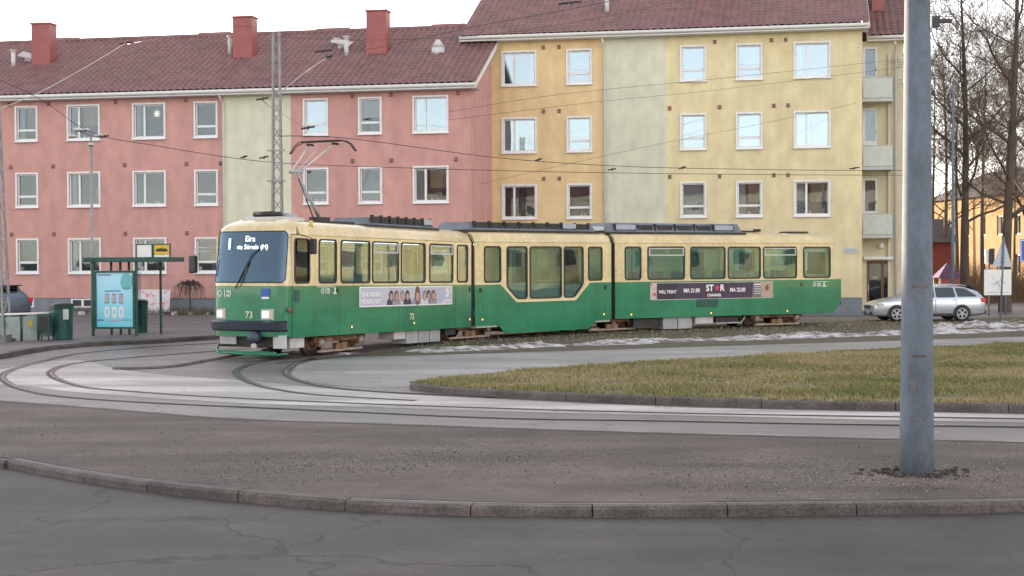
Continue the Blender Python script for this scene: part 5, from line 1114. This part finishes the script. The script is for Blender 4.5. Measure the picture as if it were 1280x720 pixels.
# far wood line
mb=MB(); V=[]; rg=random.Random(18)
for k in range(14000):
    x=rg.uniform(-10,160); y=rg.uniform(150,200); l=rg.uniform(3,11); V+=[(x,y,0),(x+rg.uniform(.05,.25),y,0),(x+rg.gauss(0,1.2),y,l)]
mb.add(V,[(3*i,3*i+1,3*i+2) for i in range(len(V)//3)],mat('far_wood',(.12,.09,.07),.9)); tag(mb.build('far_wood'),'distant brown leafless wood behind everything on the right','wood',kind='stuff')
# weeping ornamental tree by the pink wall
rg=random.Random(2); wt=thing('weeping_tree','small weeping ornamental tree with drooping twigs against the pink wall','tree',bl_(.1,-1.4,.12))
e=MB(); e.tube([(0,0,0),(.02,0,.6),(-.02,0,1.25)],[.05,.04,.035],M_bark,n=8); e.build('trunk',wt)
e=MB()
for k in range(150):
    a=rg.uniform(0,6.28); r=rg.uniform(.2,.75); j=lambda v:v+rg.gauss(0,.05); e.tube([(0,0,1.2),(j(math.cos(a)*r*.5),j(math.sin(a)*r*.4),j(1.4)),(j(math.cos(a)*r*.9),j(math.sin(a)*r*.85),j(1.2)),(j(math.cos(a)*r),j(math.sin(a)*r),rg.uniform(.6,1.15))],[.012,.009,.006,.004],M_bark,n=3,cap=False)
e.build('crown',wt)

# ================================================================= ACROSS THE SQUARE, BEHIND THE VIEWER (mirrored in the panes)
h=thing('apartment_building','long cream apartment block on the opposite side of the square, mirrored in the window panes','building',(0,-46,0),0)
e=MB(); wh=[rect(-57+4.2*i,z,-55.4+4.2*i,z+1.4) for i in range(27) for z in (1.8,4.8,7.8)]
M_opp=wallmat('opposite_render',(.42,.39,.34)); e.plate(rect(-60,0,60,10.6),[],.3,M_opp,T(0,0,0)@XZ)
for a in (-60,60): e.add([(a,0,0),(a,-12,0),(a,-12,10.6),(a,-6,13.6),(a,0,10.6)],[(0,1,2,3,4)],M_opp)
e.build('wall',h)
e=MB(); e.add([(-61,.6,10.5),(61,.6,10.5),(61,-6,13.8),(-61,-6,13.8),(-61,-12.6,10.5),(61,-12.6,10.5)],[(0,1,2,3),(3,2,5,4)],M_tile); e.build('roof',h)
for r_ in wh:
    e=MB(); e.plate(r_,[],.06,M_room,T(0,.17,0)@XZ); e.plate(rect(r_[0][0],r_[0][1],r_[1][0],r_[2][1]),[inset(r_,.12)],.1,M_trim,T(0,.18,0)@XZ); e.build('window',h)

h=thing('apartment_building','sunlit pale yellow apartment block standing beyond the park on the right, outside the picture','building',(76,50,0),-math.pi/2)
e=MB(); wh=[rect(-33+4.5*k,z,-31.3+4.5*k,z+1.5) for k in range(15) for z in (1.8,4.8,7.8)]+[rect(-33+4.5*k,z,-31.3+4.5*k,z+1.5) for k in list(range(-5,0))+list(range(15,20)) for z in (1.8,4.8,7.8)]
M_side=wallmat('pale_yellow_render',(.66,.56,.32)); e.plate(rect(-60,0,60,10.6),[],.3,M_side,T(0,0,0)@XZ); e.box((0,5,5.3),(119.5,9.6,10.5),M_side); e.build('wall',h)
e=MB(); e.add([(-60.5,-.6,10.6),(60.5,-.6,10.6),(60.5,5,13.4),(-60.5,5,13.4),(-60.5,10.6,10.6),(60.5,10.6,10.6)],[(0,1,2,3),(3,2,5,4)],M_tile); e.build('roof',h)
for r_ in wh:
    e=MB(); e.plate(r_,[],.06,M_room,T(0,-.17,0)@XZ); e.plate(rect(r_[0][0],r_[0][1],r_[1][0],r_[2][1]),[inset(r_,.12)],.1,M_trim,T(0,-.18,0)@XZ); e.build('window',h)
